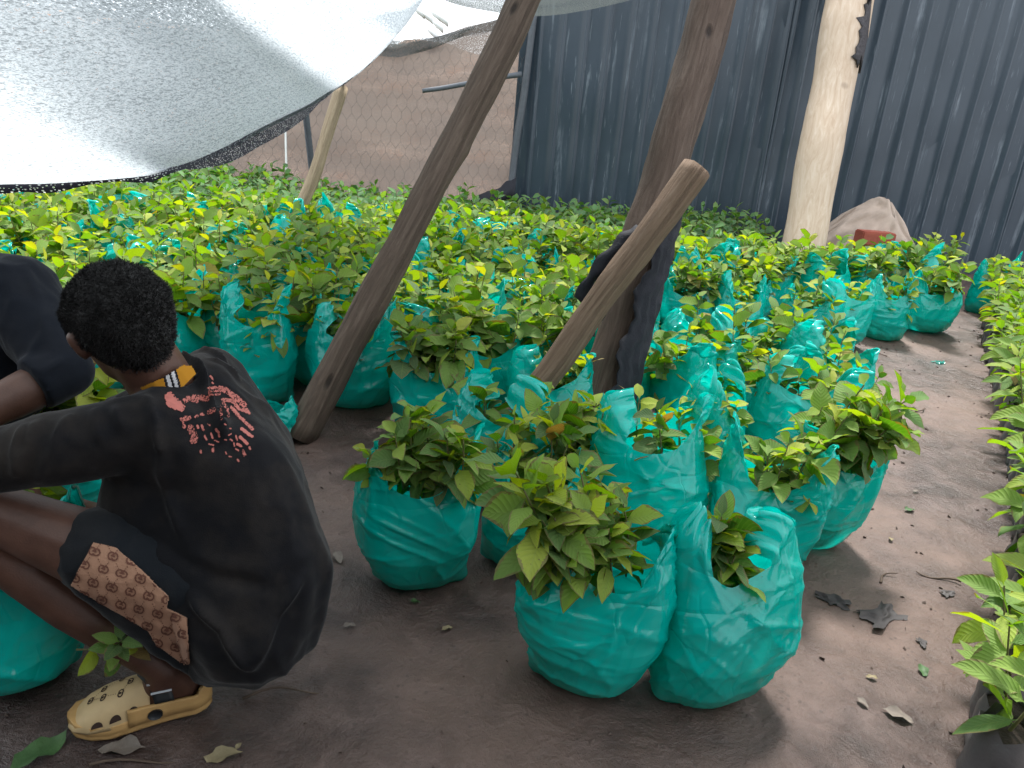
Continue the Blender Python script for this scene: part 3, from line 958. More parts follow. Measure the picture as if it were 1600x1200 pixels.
# ---------------------------------------------------------------- carrier bags
def bag_geo(seed, w=.30, d=.23, H=.36, nt=120, nr=56, amp=1.0, hh=(.13, .13), flop=(0.0, 0.0), dip=.07, ear=1.0, bulge=1.0):
    """T-shirt bag: returns body (V,F) and two handles (V,F).  x = width, handles at +-x"""
    R = np.random.RandomState(seed); o = seed*3.71
    th = np.linspace(0, 2*PI, nt, endpoint=False)
    c, s = np.cos(th), np.sin(th)
    n = 2.5
    sup = (np.abs(c)**n + np.abs(s)**n)**(-1/n)
    ux, uy = c*sup, s*sup
    rimz = H - dip*np.abs(s)**2.5 + .035*np.abs(c)**3 + .030*vn(c*1.6+o, s*1.6, 4.2)
    rows = []
    ts = np.concatenate([[0, .012], np.linspace(.04, 1, nr-2)])
    A, B, Zz = [], [], []
    for t in ts:
        prof = float(np.interp(t, [0, .012, .05, .15, .40, .65, .85, 1], [.44, .56, .70, .86, 1.05, 1.02, .93, .86]))
        profd = float(np.interp(t, [0, .012, .05, .15, .40, .65, .85, 1], [.40, .52, .68, .88, 1.08*bulge, 1.03, .86, .72]))
        A.append(prof); B.append(profd); Zz.append(t)
    A, B, Zz = np.array(A)[:, None], np.array(B)[:, None], np.array(Zz)[:, None]
    Z = Zz*rimz[None]
    lobe = 1 + .11*vn(c[None]*1.1+o, s[None]*1.1, Z*5)
    X = A*ux[None]*w/2*lobe; Y = B*uy[None]*d/2*lobe
    sh = R.uniform(-.16, .16, 2)
    X = X + sh[0]*Z*(1-Z/(H*1.6)); Y = Y + sh[1]*Z*(1-Z/(H*1.6))*.6
    # pots bulging through, sag
    nx, ny = ux[None]/np.hypot(ux, uy)[None], uy[None]/np.hypot(ux, uy)[None]
    lum = .018*vn(X*5+o, Y*5, Z*4)
    arc = th*.5*(w+d)/2
    fold = 0
    for k, rt in enumerate((.62, PI-.62, PI+.62, 2*PI-.62)):
        da = (th-rt+PI) % (2*PI) - PI
        dx = da[None]*(w+d)/4; dz = Z - (H+.03)
        rad = np.hypot(dx, dz); an = np.arctan2(dx, -dz)
        f = np.clip(ridge(vn(an*3.2+o+k*9, rad*.4, k)), 0, 1)**2
        f2 = np.clip(ridge(vn(an*15+o+k*5, rad*1.2, k+4)), 0, 1)**2
        fold = fold + (.013*f + .002*f2)*np.exp(-(rad/.15)**2)*np.clip(rad/.10, 0, 1)
    # bundles of fine parallel folds where the film is pulled taut, plus a few long creases
    RR = random.Random(seed*13+1)
    low = diag = fine = 0
    for k in range(12):
        ca = RR.uniform(0, 2*PI); cz = RR.uniform(.10, .85)*H; ph = RR.gauss(0, .45) + (0 if RR.random() < .65 else 1.1)
        da = ((th-ca+PI) % (2*PI) - PI)[None]*(w+d)/4; dz = Z - cz
        uu = math.cos(ph)*da + math.sin(ph)*dz; vv = -math.sin(ph)*da + math.cos(ph)*dz
        vv = vv + uu*uu*RR.uniform(-1.2, 1.2)
        sp = RR.uniform(26, 44)
        wt = np.exp(-(uu/RR.uniform(.08, .15))**2 - (vv/RR.uniform(.03, .06))**2)
        low = low + wt*RR.uniform(.004, .008)*(np.clip(ridge(vn(uu*1.2+k, vv*sp+o, k)), -.2, 1))
    for k in range(22):
        ca = RR.uniform(0, 2*PI); cz = RR.uniform(.1, .9)*H; ph = RR.gauss(0, .7); ln = RR.uniform(.06, .15)
        da = ((th-ca+PI) % (2*PI) - PI)[None]*(w+d)/4; dz = Z - cz
        uu = math.cos(ph)*da + math.sin(ph)*dz; vv = -math.sin(ph)*da + math.cos(ph)*dz + uu*uu*RR.uniform(-1.5, 1.5)
        diag = diag + RR.uniform(.005, .011)*np.exp(-(uu/ln)**4)*np.exp(-np.abs(vv)/.010)*np.where(vv > 0, 1, .75)
    disp = (lum + amp*(fold + low + diag + fine))*np.interp(Zz, [0, .05, .2, 1], [.15, .45, 1, .9])
    X = X + nx*disp; Y = Y + ny*disp
    # bottom corner ears of the flat bag
    e = ear*.035*np.exp(-(Z/.045)**2)*np.exp(-((np.abs(c)[None]-1)/.06)**2)
    X = X + np.sign(c)[None]*e
    Z = np.maximum(Z, 0.003)
    # random shear so that no two stand alike
    V = np.stack([X, Y, Z], -1)
    body = V.reshape(-1, 3)
    F = [tuple(f) for f in grid_faces(len(ts), nt, True)]
    body = np.concatenate([body, [[0, 0, .004]]])
    cidx = len(body)-1
    F += [(k, cidx, (k+1) % nt) for k in range(nt)]
    rim = V[-1]
    handles = []
    nc, nl = 15, 34
    for side, (h_, fl) in enumerate(zip(hh, flop)):
        lo, hi = .22, 1.02
        cols = np.linspace(lo, hi, nc)
        def rim_at(a):
            a = a % (2*PI); k = a/(2*PI)*nt; i = int(k) % nt; f = k-int(k)
            return rim[i]*(1-f) + rim[(i+1) % nt]*f
        HV = np.zeros((nl, nc, 3))
        sx = 1 if side == 0 else -1
        for q, cc in enumerate(cols):
            a0 = cc if side == 0 else PI-cc
            p0, p1 = rim_at(a0), rim_at(-a0)
            u = (q/(nc-1)-.5)
            for r in range(nl):
                t = r/(nl-1)
                up = math.sin(PI*t)
                g = 1 - .50*up**.6         # gathers towards the middle of the loop
                yy = p0[1]*(1-t)**1.2*1.0 + p1[1]*t**1.2 if False else p0[1] + (p1[1]-p0[1])*(t*t*(3-2*t))
                midx = sx*w*.30
                xx = midx + (p0[0]*(1-t)+p1[0]*t - midx)*g
                zz = p0[2]*(1-t) + p1[2]*t + h_*up**.8*(1+.10*math.sin(q*1.1+seed))
                crease = .005*math.sin(q*1.25 + seed + 2*t)*(.4+up) + .0025*math.sin(q*3.1+seed*2)*up
                xx += fl*up*up*h_*1.4 + crease*.3
                zz -= abs(fl)*up*up*h_*.55
                yy += crease + .014*float(vn(t*4+seed, side*5+seed, u*2))*up
                zz += .010*float(vn(t*5, seed+side*3, u*3))*up
                if t < .06 or t > .94: pass
                HV[r, q] = (xx, yy, zz)
        # start and end slightly inside the body so that they read as one film
        HV[0, :, 2] -= .012; HV[-1, :, 2] -= .012
        handles.append((HV.reshape(-1, 3), grid_faces(nl, nc)))
    return body, F, handles

class BagProto:
    def __init__(s, **k):
        b, F, hs = bag_geo(**k)
        s.body = mesh_np('bag_body', b, F, M_BAG)
        s.handles = [mesh_np('bag_handle', hv, hf, M_BAG) for hv, hf in hs]
        s.H = k.get('H', .36); s.w = k.get('w', .30); s.d = k.get('d', .23)
def put_bag(pr, loc, rz, sc, label, group, tilt=(0, 0)):
    r = empty('plastic_bag', loc); r.rotation_mode = 'ZXY'; r.rotation_euler = (tilt[0], tilt[1], rz); r.scale = sc
    tag(r, label, 'plastic bag', group)
    link('bag_body', pr.body, r)
    for h in pr.handles: link('handle', h, r)
    return r

# (px x, px y of front contact, width m, height m, turn deg, tilt xy deg, handle heights, flops, seedlings, lean of plants xy, seed, label, short name)
HB = [
 (1100, 1136, .31, .37, 16, (-4, -5), (.045, .10), (-.8, .35), 9, (-.03, .07), 1, 'foremost teal bag nearest the camera, right handle folded over, left one pinched upright', 'foremost teal bag on the right'),
 (895, 1112, .285, .36, -6, (-3, 2), (.06, .045), (.6, .6), 16, (-.17, -.03), 2, 'teal bag beside the foremost one, leaves spilling over its left shoulder', 'teal bag left of the foremost one'),
 (655, 938, .30, .35, 8, (-3, 0), (.12, .04), (.3, -.6), 15, (-.05, -.02), 3, 'round teal bag standing alone nearest the crouching person with dark leaves on top', 'round teal bag nearest the crouching person'),
 (1160, 912, .31, .36, -16, (-2, 3), (.06, .09), (.5, -.3), 10, (.02, .02), 4, 'wide open teal bag right behind the foremost bag, leaves down inside its mouth', 'wide open teal bag behind the foremost one'),
 (1250, 868, .30, .35, 20, (-2, 9), (.07, .07), (1.0, -.9), 16, (.22, -.05), 5, 'teal bag tipping right over the path with leaves falling out', 'teal bag tipping over the path'),
 (1000, 880, .34, .42, 5, (-2, -2), (.06, .06), (.9, .9), 5, (-.06, .05), 6, 'smooth teal bag leaning at the foot of the thick brown post', 'teal bag at the foot of the brown post'),
 (1088, 770, .33, .37, 56, (0, 0), (.10, .09), (-.2, .2), 9, (0, .02), 7, 'teal bag with a gathered upright handle loop facing the camera, right of the brown post', 'teal bag with the upright handle loop'),
 (1222, 745, .35, .37, -20, (0, 4), (.08, .06), (1.0, .9), 9, (-.05, .04), 8, 'shiny teal bag above the tipping one with a slack rim', 'shiny teal bag above the tipping one'),
 (1248, 662, .34, .38, 30, (0, 4), (.06, .07), (1.0, .9), 12, (.0, .03), 9, 'glossy white-streaked teal bag on the path edge in the middle row', 'glossy streaked teal bag on the path edge'),
 (1085, 645, .33, .37, -25, (0, -4), (.13, .05), (-.5, .3), 9, (0, .02), 10, 'teal bag with one tall stiff handle standing to its left behind the upright loop', 'teal bag with the tall stiff handle'),
 (852, 708, .30, .32, 12, (0, 0), (.05, .06), (.9, .8), 9, (.0, -.04), 11, 'teal bag under the foot of the pale brace pole', 'teal bag under the pale brace pole'),
 (765, 800, .31, .36, -20, (0, 4), (.11, .06), (-.8, .8), 6, (.03, 0), 12, 'teal bag behind the round one, a long handle stretched down to the right', 'teal bag with the long stretched handle'),
 (670, 690, .30, .34, 10, (0, 0), (.06, .06), (.9, -.9), 14, (.0, -.05), 13, 'teal bag right of the thick prop with a tuft of yellowing leaves in front', 'teal bag with the yellowing tuft'),
 (552, 648, .36, .37, 0, (0, 0), (.12, .05), (.2, .5), 9, (-.12, -.02), 14, 'broad dark teal bag right behind the foot of the long left prop', 'broad teal bag behind the left prop'),
 (412, 640, .28, .42, 10, (0, 0), (.05, .05), (.6, .5), 7, (.02, .05), 15, 'tall smooth teal bag between the crouching person and the left prop', 'tall smooth teal bag beside the crouching person'),
 (425, 692, .15, .13, 0, (0, 0), (.04, .03), (.3, .3), 0, (0, 0), 16, 'small slumped teal bag at the crouching back', 'small slumped teal bag'),
 (870, 868, .29, .34, 30, (0, 0), (.07, .06), (1.0, -.8), 11, (-.02, .0), 31, 'teal bag half hidden behind the leafy front bag, handle lying slack', 'teal bag half hidden behind the leafy front one'),
 (815, 905, .27, .30, 0, (0, 0), (.05, .05), (.3, .3), 5, (-.05, .0), 17, 'shaded teal bag tucked between the round bag and the leafy front one', 'shaded teal bag tucked behind the front pair'),
 (1048, 515, .30, .37, 20, (0, 0), (.16, .05), (-.2, .4), 9, (.05, .03), 18, 'bulging teal bag with a peaked handle right of the brown post, back row', 'bulging peaked teal bag in the back row'),
 (1140, 545, .30, .36, 0, (0, 0), (.05, .06), (.3, .5), 8, (.04, .05), 19, 'smooth rounded teal bag second from the brown post in the back row', 'smooth rounded teal bag in the back row'),
 (1248, 560, .33, .36, -24, (0, -4), (.10, .05), (-.5, .4), 9, (-.02, -.06), 20, 'corner teal bag of the back row with a drooping tuft and a reddish leaf', 'teal bag at the corner of the back row'),
 (1305, 545, .28, .36, 6, (0, 0), (.05, .05), (.3, .5), 8, (.0, .02), 21, 'narrow crinkled teal bag right of the corner bag in the back row', 'narrow crinkled teal bag in the back row'),
 (1372, 533, .28, .36, -8, (0, 0), (.12, .05), (-.2, .4), 7, (.0, .02), 22, 'teal bag with a pointed left shoulder in the middle of the far path row', 'pointed teal bag in the far path row'),
 (1440, 525, .33, .32, 4, (0, 0), (.05, .12), (.3, -.2), 11, (.03, -.10), 23, 'low wide teal bag with leaves hanging down its front in the far path row', 'low wide teal bag in the far path row'),
 (1538, 494, .30, .36, -12, (0, 0), (.15, .06), (.1, .4), 6, (.08, -.02), 24, 'last teal bag at the far right end of the row with a raised handle', 'last teal bag at the far right'),
 (735, 600, .29, .36, 20, (0, 0), (.12, .10), (.3, -.3), 8, (0, .02), 25, 'teal bag with both loops raised among leaves above the yellowing tuft', 'teal bag with both loops raised'),
 (835, 600, .29, .36, -14, (0, 0), (.11, .05), (.3, -.2), 9, (0, .02), 26, 'teal bag behind the brace pole with one loop and a hole', 'teal bag behind the brace pole'),
 (885, 520, .30, .36, 14, (0, 0), (.06, .12), (.3, -.2), 9, (0, .02), 27, 'sunlit teal bag left of the brown post beyond the brace', 'sunlit teal bag left of the brown post'),
 (965, 600, .29, .36, 14, (0, 0), (.04, .05), (.9, -.9), 10, (0, .02), 28, 'teal bag glimpsed right beside the brown post below the brace crossing', 'teal bag glimpsed beside the brown post'),
 (1160, 655, .30, .31, 25, (0, 0), (.05, .05), (.9, -.9), 8, (.0, .0), 32, 'low teal bag squeezed between the upright-loop bag and the back row', 'low teal bag before the back row'),
 (1205, 618, .29, .30, -15, (0, 0), (.05, .05), (-.9, .9), 8, (.0, .0), 33, 'low teal bag behind the glossy streaked one, under the corner bag', 'low teal bag under the corner bag'),
 (20, 1090, .34, .34, 16, (0, 4), (.13, .06), (.1, .5), 9, (.02, .05), 29, 'shaded teal bag between the clog and the left edge', 'shaded teal bag before the clog'),
 (128, 800, .24, .25, 0, (0, 0), (.07, .05), (.9, -.9), 12, (.02, -.03), 30, 'teal bag of bright seedlings between the two people', 'teal bag between the two people'),
]
IND_BUDGET = 300
bag_xy = []
cands = []     # (dist, loc, rz, sc, tilt, bagname, far)
def fill_bag(loc, rz, w, d, H, n, lean, phrase, R, ph=None):
    for k in range(n):
        a = R.random()*2*PI; q = math.sqrt((k+.5)/max(n, 1))*.78
        lx, ly = math.cos(a)*q*w*.42, math.sin(a)*q*d*.40
        if phrase.startswith('foremost'): lx, ly = lx*.5 - .03, ly*.45 + .035
        cx, cy = math.cos(rz), math.sin(rz)
        p = Vector((loc[0] + lx*cx - ly*cy, loc[1] + lx*cy + ly*cx, H*(.50 if ph is None else ph) + R.uniform(-.03, .03)))
        # rotate about X by tilt[0] (leans -y), about Y by tilt[1] (leans +x)
        ox, oy = (p.x-loc[0])*2.2 + lean[0]*2.6*R.uniform(.5, 1.3), (p.y-loc[1])*2.2 + lean[1]*2.6*R.uniform(.5, 1.3)
        ty = max(-1.25, min(1.25, ox + R.uniform(-.15, .15))); tx = max(-1.2, min(1.2, -oy + R.uniform(-.15, .15)))
        p.z += H*.34*min(1, math.hypot(tx, ty)/.9)
        tx *= .8; ty *= .8
        if phrase.startswith('foremost'): tx *= .35; ty *= .45
        cands.append(((p - EYE).length, p, R.random()*6.28, (R.uniform(.74, 1.14) if ph is None else R.uniform(.62, 1.06)*(1.08 if ph > .5 else .95)), (tx, ty), phrase))

for (px, py, w, H, tz, tl, hh, fl, ns, lean, sd, lab, phrase) in HB:
    R = random.Random(sd)
    g = G(px, py)
    d = w*.78
    back = Vector((g.x, g.y, 0)).normalized()*(d*.42)
    c = g + back
    hh = hh if sd == 1 else (hh[0]*.72, hh[1]*.72)
    pr = BagProto(seed=sd*7+1, w=w, d=d, H=H, hh=hh, flop=fl, nt=150 if py > 700 else 110, nr=70 if py > 700 else 50, dip=.07 if H > .2 else .03)
    put_bag(pr, (c.x, c.y, float(ground_z(c.x, c.y))+.002), math.radians(tz), (1, 1, 1), lab, 'teal bags of seedlings', (math.radians(tl[0]), math.radians(tl[1])))
    bag_xy.append((c.x, c.y, w*.5))
    fill_bag((c.x, c.y), math.radians(tz), w, d, H, ns, lean, phrase, R, {2: .62, 3: .62, 1: .50, 4: .48, 6: .46, 5: .58, 7: .42, 8: .42, 9: .44, 10: .44, 11: .40, 12: .38, 18: .40, 19: .38, 20: .42, 21: .40, 22: .40, 24: .40, 14: .40, 15: .36, 28: .38, 27: .40, 30: .74, 29: .6}.get(sd))

# the packed bed of bags behind: fill between the front line and the far line
def inside(p, poly):
    x, y = p; r = False
    for i in range(len(poly)):
        (x0, y0), (x1, y1) = poly[i-1], poly[i]
        if (y0 > y) != (y1 > y) and x < (x1-x0)*(y-y0)/(y1-y0) + x0: r = not r
    return r
BEDPOLY = [(-4.3, 3.3), (-2.6, 2.75), (-1.2, 2.95), (-.6, 3.0), (-.1, 2.85), (.35, 2.75), (.5, 2.45), (1.0, 2.55), (1.40, 3.0), (1.36, 3.25), (.75, 3.3), (.62, 4.15), (.95, 4.4), (1.3, 4.6), (1.6, 4.85), (2.3, 5.15), (3.2, 6.0), (3.4, 6.3), (2.4, 5.75), (1.2, 5.5), (-1, 5.45), (-3, 5.2), (-4.3, 5.0)]
FILLP = [BagProto(seed=500+i, w=.29, d=.23, H=.35, hh=(.03+.035*(i % 3), .025+.032*((i+1) % 3)), flop=((.9, -.8), (-1.0, .9), (.5, 1.0))[i % 3], nt=64, nr=26) for i in range(8)]
R = random.Random(99)
PXs = [np.array([-4.3, -2.6])]
tries = 0
fillers = []
while tries < 9000:
    tries += 1
    p = (R.uniform(-4.3, 3.5), R.uniform(2.7, 6.4))
    if not inside(p, BEDPOLY): continue
    if any((p[0]-q[0])**2 + (p[1]-q[1])**2 < (.115+q[2]*.88)**2 for q in bag_xy): continue
    # keep clear of the two people and the props' feet
    if (p[0]+.78)**2 + (p[1]-2.7)**2 < .18**2: continue
    if (p[0]-.3)**2 + (p[1]-2.64)**2 < .27**2 or (.0 < p[0] < .52 and p[1] < 2.75): continue
    bag_xy.append((p[0], p[1], .145)); fillers.append(p)
def zone(p):
    x, y, z = to_px((p[0], p[1], .4))
    depth = 'near' if p[1] < 3.7 else ('middle' if p[1] < 4.6 else 'far')
    if x < 300: side = 'behind the two people'
    elif x < 560: side = 'between people and left prop'
    elif x < 930: side = 'between left prop and brown post'
    else: side = 'right of the brown post'
    return side, depth
print('FILL BAGS', len(fillers))
for i, p in enumerate(fillers):
    side, depth = zone(p)
    pr = FILLP[R.randrange(len(FILLP))]
    s = R.uniform(.90, 1.10)
    rz = R.random()*6.28
    put_bag(pr, (p[0], p[1], .004), rz, (s, s, s*R.uniform(.85, 1.15)), f'teal bag sunk among the {depth} leaves {side}', f'teal bags in the {depth} bed {side}', (R.uniform(-.08, .08), R.uniform(-.08, .08)))
    fill_bag(p, rz, .34, .28, .37, 12 if p[0] < .4 or p[1] > 4.2 else 7, (0, 0), f'the {depth} bags {side}', R, None if p[0] < .4 or p[1] > 4.2 else .42)

# ---------------------------------------------------------------- right-hand bed of potted seedlings
def pot_mesh():
    n, m = 10, 18
    V = []
    for i in range(n):
        t = i/(n-1)
        for k in range(m):
            a = 2*PI*k/m
            r = .050*(1 + .06*math.sin(t*4) + .10*float(vn(math.cos(a)*2, math.sin(a)*2, t*5)) + .06*float(ridge(vn(a*3, t*2, 7))))
            V.append((r*math.cos(a), r*math.sin(a),   .150*t + (.012*math.sin(k*2.1) if i == n-1 else 0)))
    F = [tuple(f) for f in grid_faces(n, m, True)]
    V.append((0, 0, .001)); F += [(k, n*m, (k+1) % m) for k in range(m)]
    sv = [(.046*math.cos(a), .046*math.sin(a), .135+.004*math.sin(a*3)) for a in [2*PI*k/14 for k in range(14)]] + [(0, 0, .142)]
    sf = [(k, (k+1) % 14, 14) for k in range(14)]
    return mesh_np('pot', V, F, M_TUBE), mesh_np('soil', sv, sf, M_SOIL)
POT = pot_mesh()
edge = [(3.62, 6.05), (2.84, 4.56), (2.35, 3.55), (1.93, 2.72), (1.66, 2.22), (1.28, 1.66), (.93, 1.18)]
bedc = []
Rb = random.Random(17)
for row in range(7):
    # march along the edge
    pts = [Vector((x, y, 0)) for x, y in edge]
    acc = Rb.uniform(0, .1); 
    for a, b in zip(pts[:-1], pts[1:]):
        L = (b-a).length; d = (b-a)/L; nrm = Vector((-d.y, d.x, 0))
        if nrm.x < 0: nrm = -nrm
        q = acc
        while q < L:
            step = .118
            p = a + d*q + nrm*(.055 + row*.112) + Vector((Rb.uniform(-.012, .012), Rb.uniform(-.012, .012), 0))
            x, y, z = to_px((p.x, p.y, .35))
            if x < 1680 and y < 1330: bedc.append((z, p, row))
            q += step
        acc = q - L
bedc.sort(key=lambda t: t[0])
BED_IND = [c for c in bedc if c[2] < 4][:92]
print('BED', len(bedc), len(BED_IND))
rowname = ['front row along the path', 'second row from the path', 'third row from the path', 'fourth row from the path']
stuff = Stuff()
stuff_far = Stuff()
potV, potF = [], []
for (z, p, row) in bedc:
    R2 = random.Random(hash((round(p.x, 4), round(p.y, 4))) & 0xffff)
    sc = R2.uniform(.78, 1.06)
    tilt = (R2.uniform(-.12, .12), R2.uniform(-.14, .10) - (.30 if row == 0 else .1))
    if z < 2.3: sc *= 1.22
    if (z, p, row) in BED_IND:
        dep = 'nearest the camera' if z < 2.1 else ('half way along the path' if z < 3.6 else 'towards the far end of the path')
        pr = BEDP[R2.randrange(len(BEDP))]
        r = empty('seedling', (p.x, p.y, 0)); r.rotation_euler = (0, 0, R2.random()*6.28); r.scale = (sc, sc, sc)
        tag(r, f'potted seedling, {rowname[row]}, {dep}', 'seedling', f'potted seedlings right of the path, {rowname[row]}, {dep}')
        link('pot', POT[0], r); link('soil', POT[1], r)
        s1 = link('stem', pr.stem, r); l1 = link('leaves', pr.leaf, r)
        for o in (s1, l1): o.location = (0, 0, .132); o.rotation_euler = (tilt[0], tilt[1], 0)
        N_IND += 1
    else:
        stuff.put(LOWP[R2.randrange(len(LOWP))], (p.x, p.y, .15), R2.random()*6.28, sc*1.1, tilt)

# individual seedlings in bags: nearest ones first, the rest go to the bulk object
cands.sort(key=lambda t: t[0])
left = IND_BUDGET - N_IND
Rz = random.Random(3)
for i, (dist, p, rz, sc, tilt, phrase) in enumerate(cands):
    x, y, z = to_px(p)
    vis = -80 < x < 1680 and y > 200
    if left > 0 and vis:
        left -= 1
        pr = BAGP[Rz.randrange(len(BAGP))]
        put_seedling(pr, p, rz, sc, tilt, f'seedling in the {phrase}', f'seedlings in the {phrase}')
    else:
        stuff.put(LOWP[Rz.randrange(len(LOWP))], p, rz, sc, tilt)
for k, (px, py, Z, rz, ty, tx) in enumerate([(120, 1015, 1.52, .4, 1.15, .25), (175, 1020, 1.50, 2.1, .6, .5)]):
    put_seedling(BAGP[(3, 6)[k]], P(px, py, Z), rz, (.62, .5)[k], (tx, ty), ['dark seedling drooping out of the shaded bag over the toe of the clog', 'small dark seedling above the clog strap'][k], None)
# far pots without bags, up to both fences
Rf = random.Random(8)
def far_ok(x, y):
    if y > 7.55: return False
    lim = 5.5 if x < 1.2 else 5.5 + (x-1.2)*.24
    if x < -3: lim = 5.2
    if y < lim: return False
    if x > 2.05 and y > 5.75 + (x-2.05)*.35 : return False   # bare strip by the pale post and the sack
    if (x-2.15)**2 + (y-6.1)**2 < .35**2: return False
    return True
x = -5.2
cnt = 0
while x < 3.4:
    y = 5.0
    while y < 7.6:
        if far_ok(x, y):
            p = (x + Rf.uniform(-.04, .04), y + Rf.uniform(-.04, .04), .10 + .05*float(vn(x*1.1, y*1.1)) + .02*Rf.random())
            stuff_far.put(LOWFAR[Rf.randrange(len(LOWFAR))], p, Rf.random()*6.28, Rf.uniform(.85, 1.25), (Rf.uniform(-.15, .15), Rf.uniform(-.15, .15)))
            cnt += 1
        y += .125
    x += .125
print('FAR', cnt)
o = stuff.build('seedling_bed', [M_LEAF, M_STEM])
tag(o, 'mass of yellow-green seedlings filling the middle of the bed among the bags', 'seedlings', kind='stuff')
o = stuff_far.build('seedling_bed', [M_LEAF_FAR, M_STEM])
tag(o, 'cooler green carpet of potted seedlings along the far fences', 'seedlings', kind='stuff')
# ---------------------------------------------------------------- people
def add_hand(bm, wrist, dirv, palm_n, side=1, curl=.55):
    """five-fingered relaxed hand as tapered chains; dirv along the forearm, palm_n palm normal"""
    d = Vector(dirv).normalized(); n = Vector(palm_n); n = (n - d*n.dot(d)).normalized(); s = d.cross(n)*side
    W = Vector(wrist)
    hull_bm(bm, [(W, .024), (W + d*.085 + s*.030, .013), (W + d*.088 - s*.030, .013), (W + d*.03 + s*.026, .015), (W + d*.03 - s*.024, .014)])
    for k, (off, ln) in enumerate([(.032, .070), (.011, .080), (-.011, .074), (-.031, .058)]):
        p = W + d*.085 + s*off; a = curl*.5
        sp = [(p, .0098)]
        for seg, f in enumerate((.45, .32, .23)):
            dd = d*math.cos(a) + n*math.sin(a); p = p + dd*ln*f; a += curl
            sp.append((p, .0092 - .0009*seg))
        chain(bm, sp)
    p = W + d*.025 + s*.028; a = .4
    sp = [(p, .013)]
    for f, r in ((.040, .0115), (.030, .0105), (.026, .009)):
        dd = (d*.75 + s*.65*math.cos(a) + n*.6*math.sin(a)).normalized(); p = p + dd*f; a += .5; sp.append((p, r))
    chain(bm, sp)

def add_head(bm, C, face, up, r):
    """cranium, face, jaw, nose, brow, lips and ears around centre C, r = half head width"""
    f = Vector(face).normalized(); u = Vector(up); u = (u - f*u.dot(f)).normalized(); s = u.cross(f)
    C = Vector(C)
    q = lambda a, b, c: C + f*(a*r) + u*(b*r) + s*(c*r)
    hull_bm(bm, [(q(-.22, .18, 0), .93*r), (q(.12, .16, 0), .88*r), (q(.30, -.30, 0), .72*r)])
    hull_bm(bm, [(q(.35, -.1, .28), .50*r), (q(.35, -.1, -.28), .50*r), (q(.50, -.95, 0), .38*r), (q(.30, -.75, .34), .30*r), (q(.30, -.75, -.34), .30*r), (q(.66, -.85, 0), .28*r)])
    chain(bm, [(q(.95, .02, 0), .10*r), (q(1.12, -.30, 0), .15*r)])
    hull_bm(bm, [(q(.95, -.34, .14), .11*r), (q(.95, -.34, -.14), .11*r), (q(1.08, -.32, 0), .13*r)])
    hull_bm(bm, [(q(.80, .20, .40), .14*r), (q(.92, .20, 0), .12*r), (q(.80, .20, -.40), .14*r)])
    hull_bm(bm, [(q(.93, -.60, .20), .08*r), (q(1.00, -.60, 0), .10*r), (q(.93, -.60, -.20), .08*r)])
    hull_bm(bm, [(q(.90, -.76, .15), .08*r), (q(.97, -.76, 0), .10*r), (q(.90, -.76, -.15), .08*r)])
    for sg in (1, -1):
        chain(bm, [(q(.02, .12, sg*.95), .10*r), (q(-.10, .02, sg*1.02), .12*r), (q(-.05, -.28, sg*.96), .10*r), (q(.06, -.40, sg*.90), .08*r)])
    return q

def eyes(parent, q, r, o3):
    mb = MB(); mp = MB()
    for sg in (1, -1):
        for m_, rr, c in ((mb, .13*r, q(.80, 0.0, sg*.34)), (mp, .07*r, q(.885, 0.0, sg*.345))):
            V = _sphere_pts(c - o3, rr, 14, 8)
            m_.add(V, [tuple(x) for x in grid_faces(9, 14, True)])
    e = mb.build('eyes', M_EYE, parent); mp.build('pupils', M_PUPIL, e)

def cloth_folds(me, seed, amp=.006, sc=6.0, stretch=(1, 1, 1), ridges=()):
    V, N = get_v(me)
    X = V*np.array(stretch)*sc
    wob = fbm(X[:, 0]*.6+seed, X[:, 1]*.6, X[:, 2]*.6, 2)
    f = ridge(vn(X[:, 0]+wob*1.2, X[:, 1]+wob+seed, X[:, 2]))*.6 + ridge(vn(X[:, 0]*2.3+wob*2, X[:, 1]*2.3, X[:, 2]*2.3+seed))*.3
    d = amp*f + .0012*fbm(X[:, 0]*5, X[:, 1]*5, X[:, 2]*5, 2)
    for (A, B, wd, am) in ridges:
        A, B = np.array(A), np.array(B); AB = B-A; t = np.clip(((V-A)@AB)/(AB@AB), 0, 1)
        dist = np.linalg.norm(V-(A+t[:, None]*AB), axis=1)
        d += am*np.exp(-(dist/wd)**2)*np.sin(PI*np.clip(t, .03, .97))**.5
    set_v(me, V + N*d[:, None])

def hair_tufts(me, C, keep, n, seed, ln=(.003, .007), rad=.0016):
    """springy coils over the scalp, one mesh"""
    V, N = get_v(me); R = random.Random(seed)
    polys = [p for p in me.polygons if keep(p.center)]
    mb_v, mb_f = [], []
    for _ in range(n):
        p = polys[R.randrange(len(polys))]; c = p.center; nn = p.normal
        s, u, _d = frame_of(nn)
        c = c + s*R.uniform(-.004, .004) + u*R.uniform(-.004, .004)
        L = R.uniform(*ln); a0 = R.random()*6.28; o = len(mb_v)
        for i in range(4):
            t = i/3; a = a0 + t*4.0
            cc = c + nn*(L*t - .0015) + s*(.0022*math.cos(a)) + u*(.0022*math.sin(a)); rr = rad*(1-.55*t)
            for k in range(3):
                b = 2.094*k; mb_v.append(cc + s*(rr*math.cos(b)) + u*(rr*math.sin(b)))
        for i in range(3):
            for k in range(3): mb_f.append((o+i*3+k, o+i*3+(k+1) % 3, o+i*3+3+(k+1) % 3, o+i*3+3+k))
    return mb_v, mb_f

def shift(me, o3):
    V, N = get_v(me); set_v(me, V - np.array(o3))

def hit(bvh, px, py, off):
    d = ray(px, py).normalized()
    loc, nrm, i, dist = bvh.ray_cast(EYE, d)
    if loc is None: return None
    if nrm.dot(d) > 0: nrm = -nrm
    return loc + nrm*off

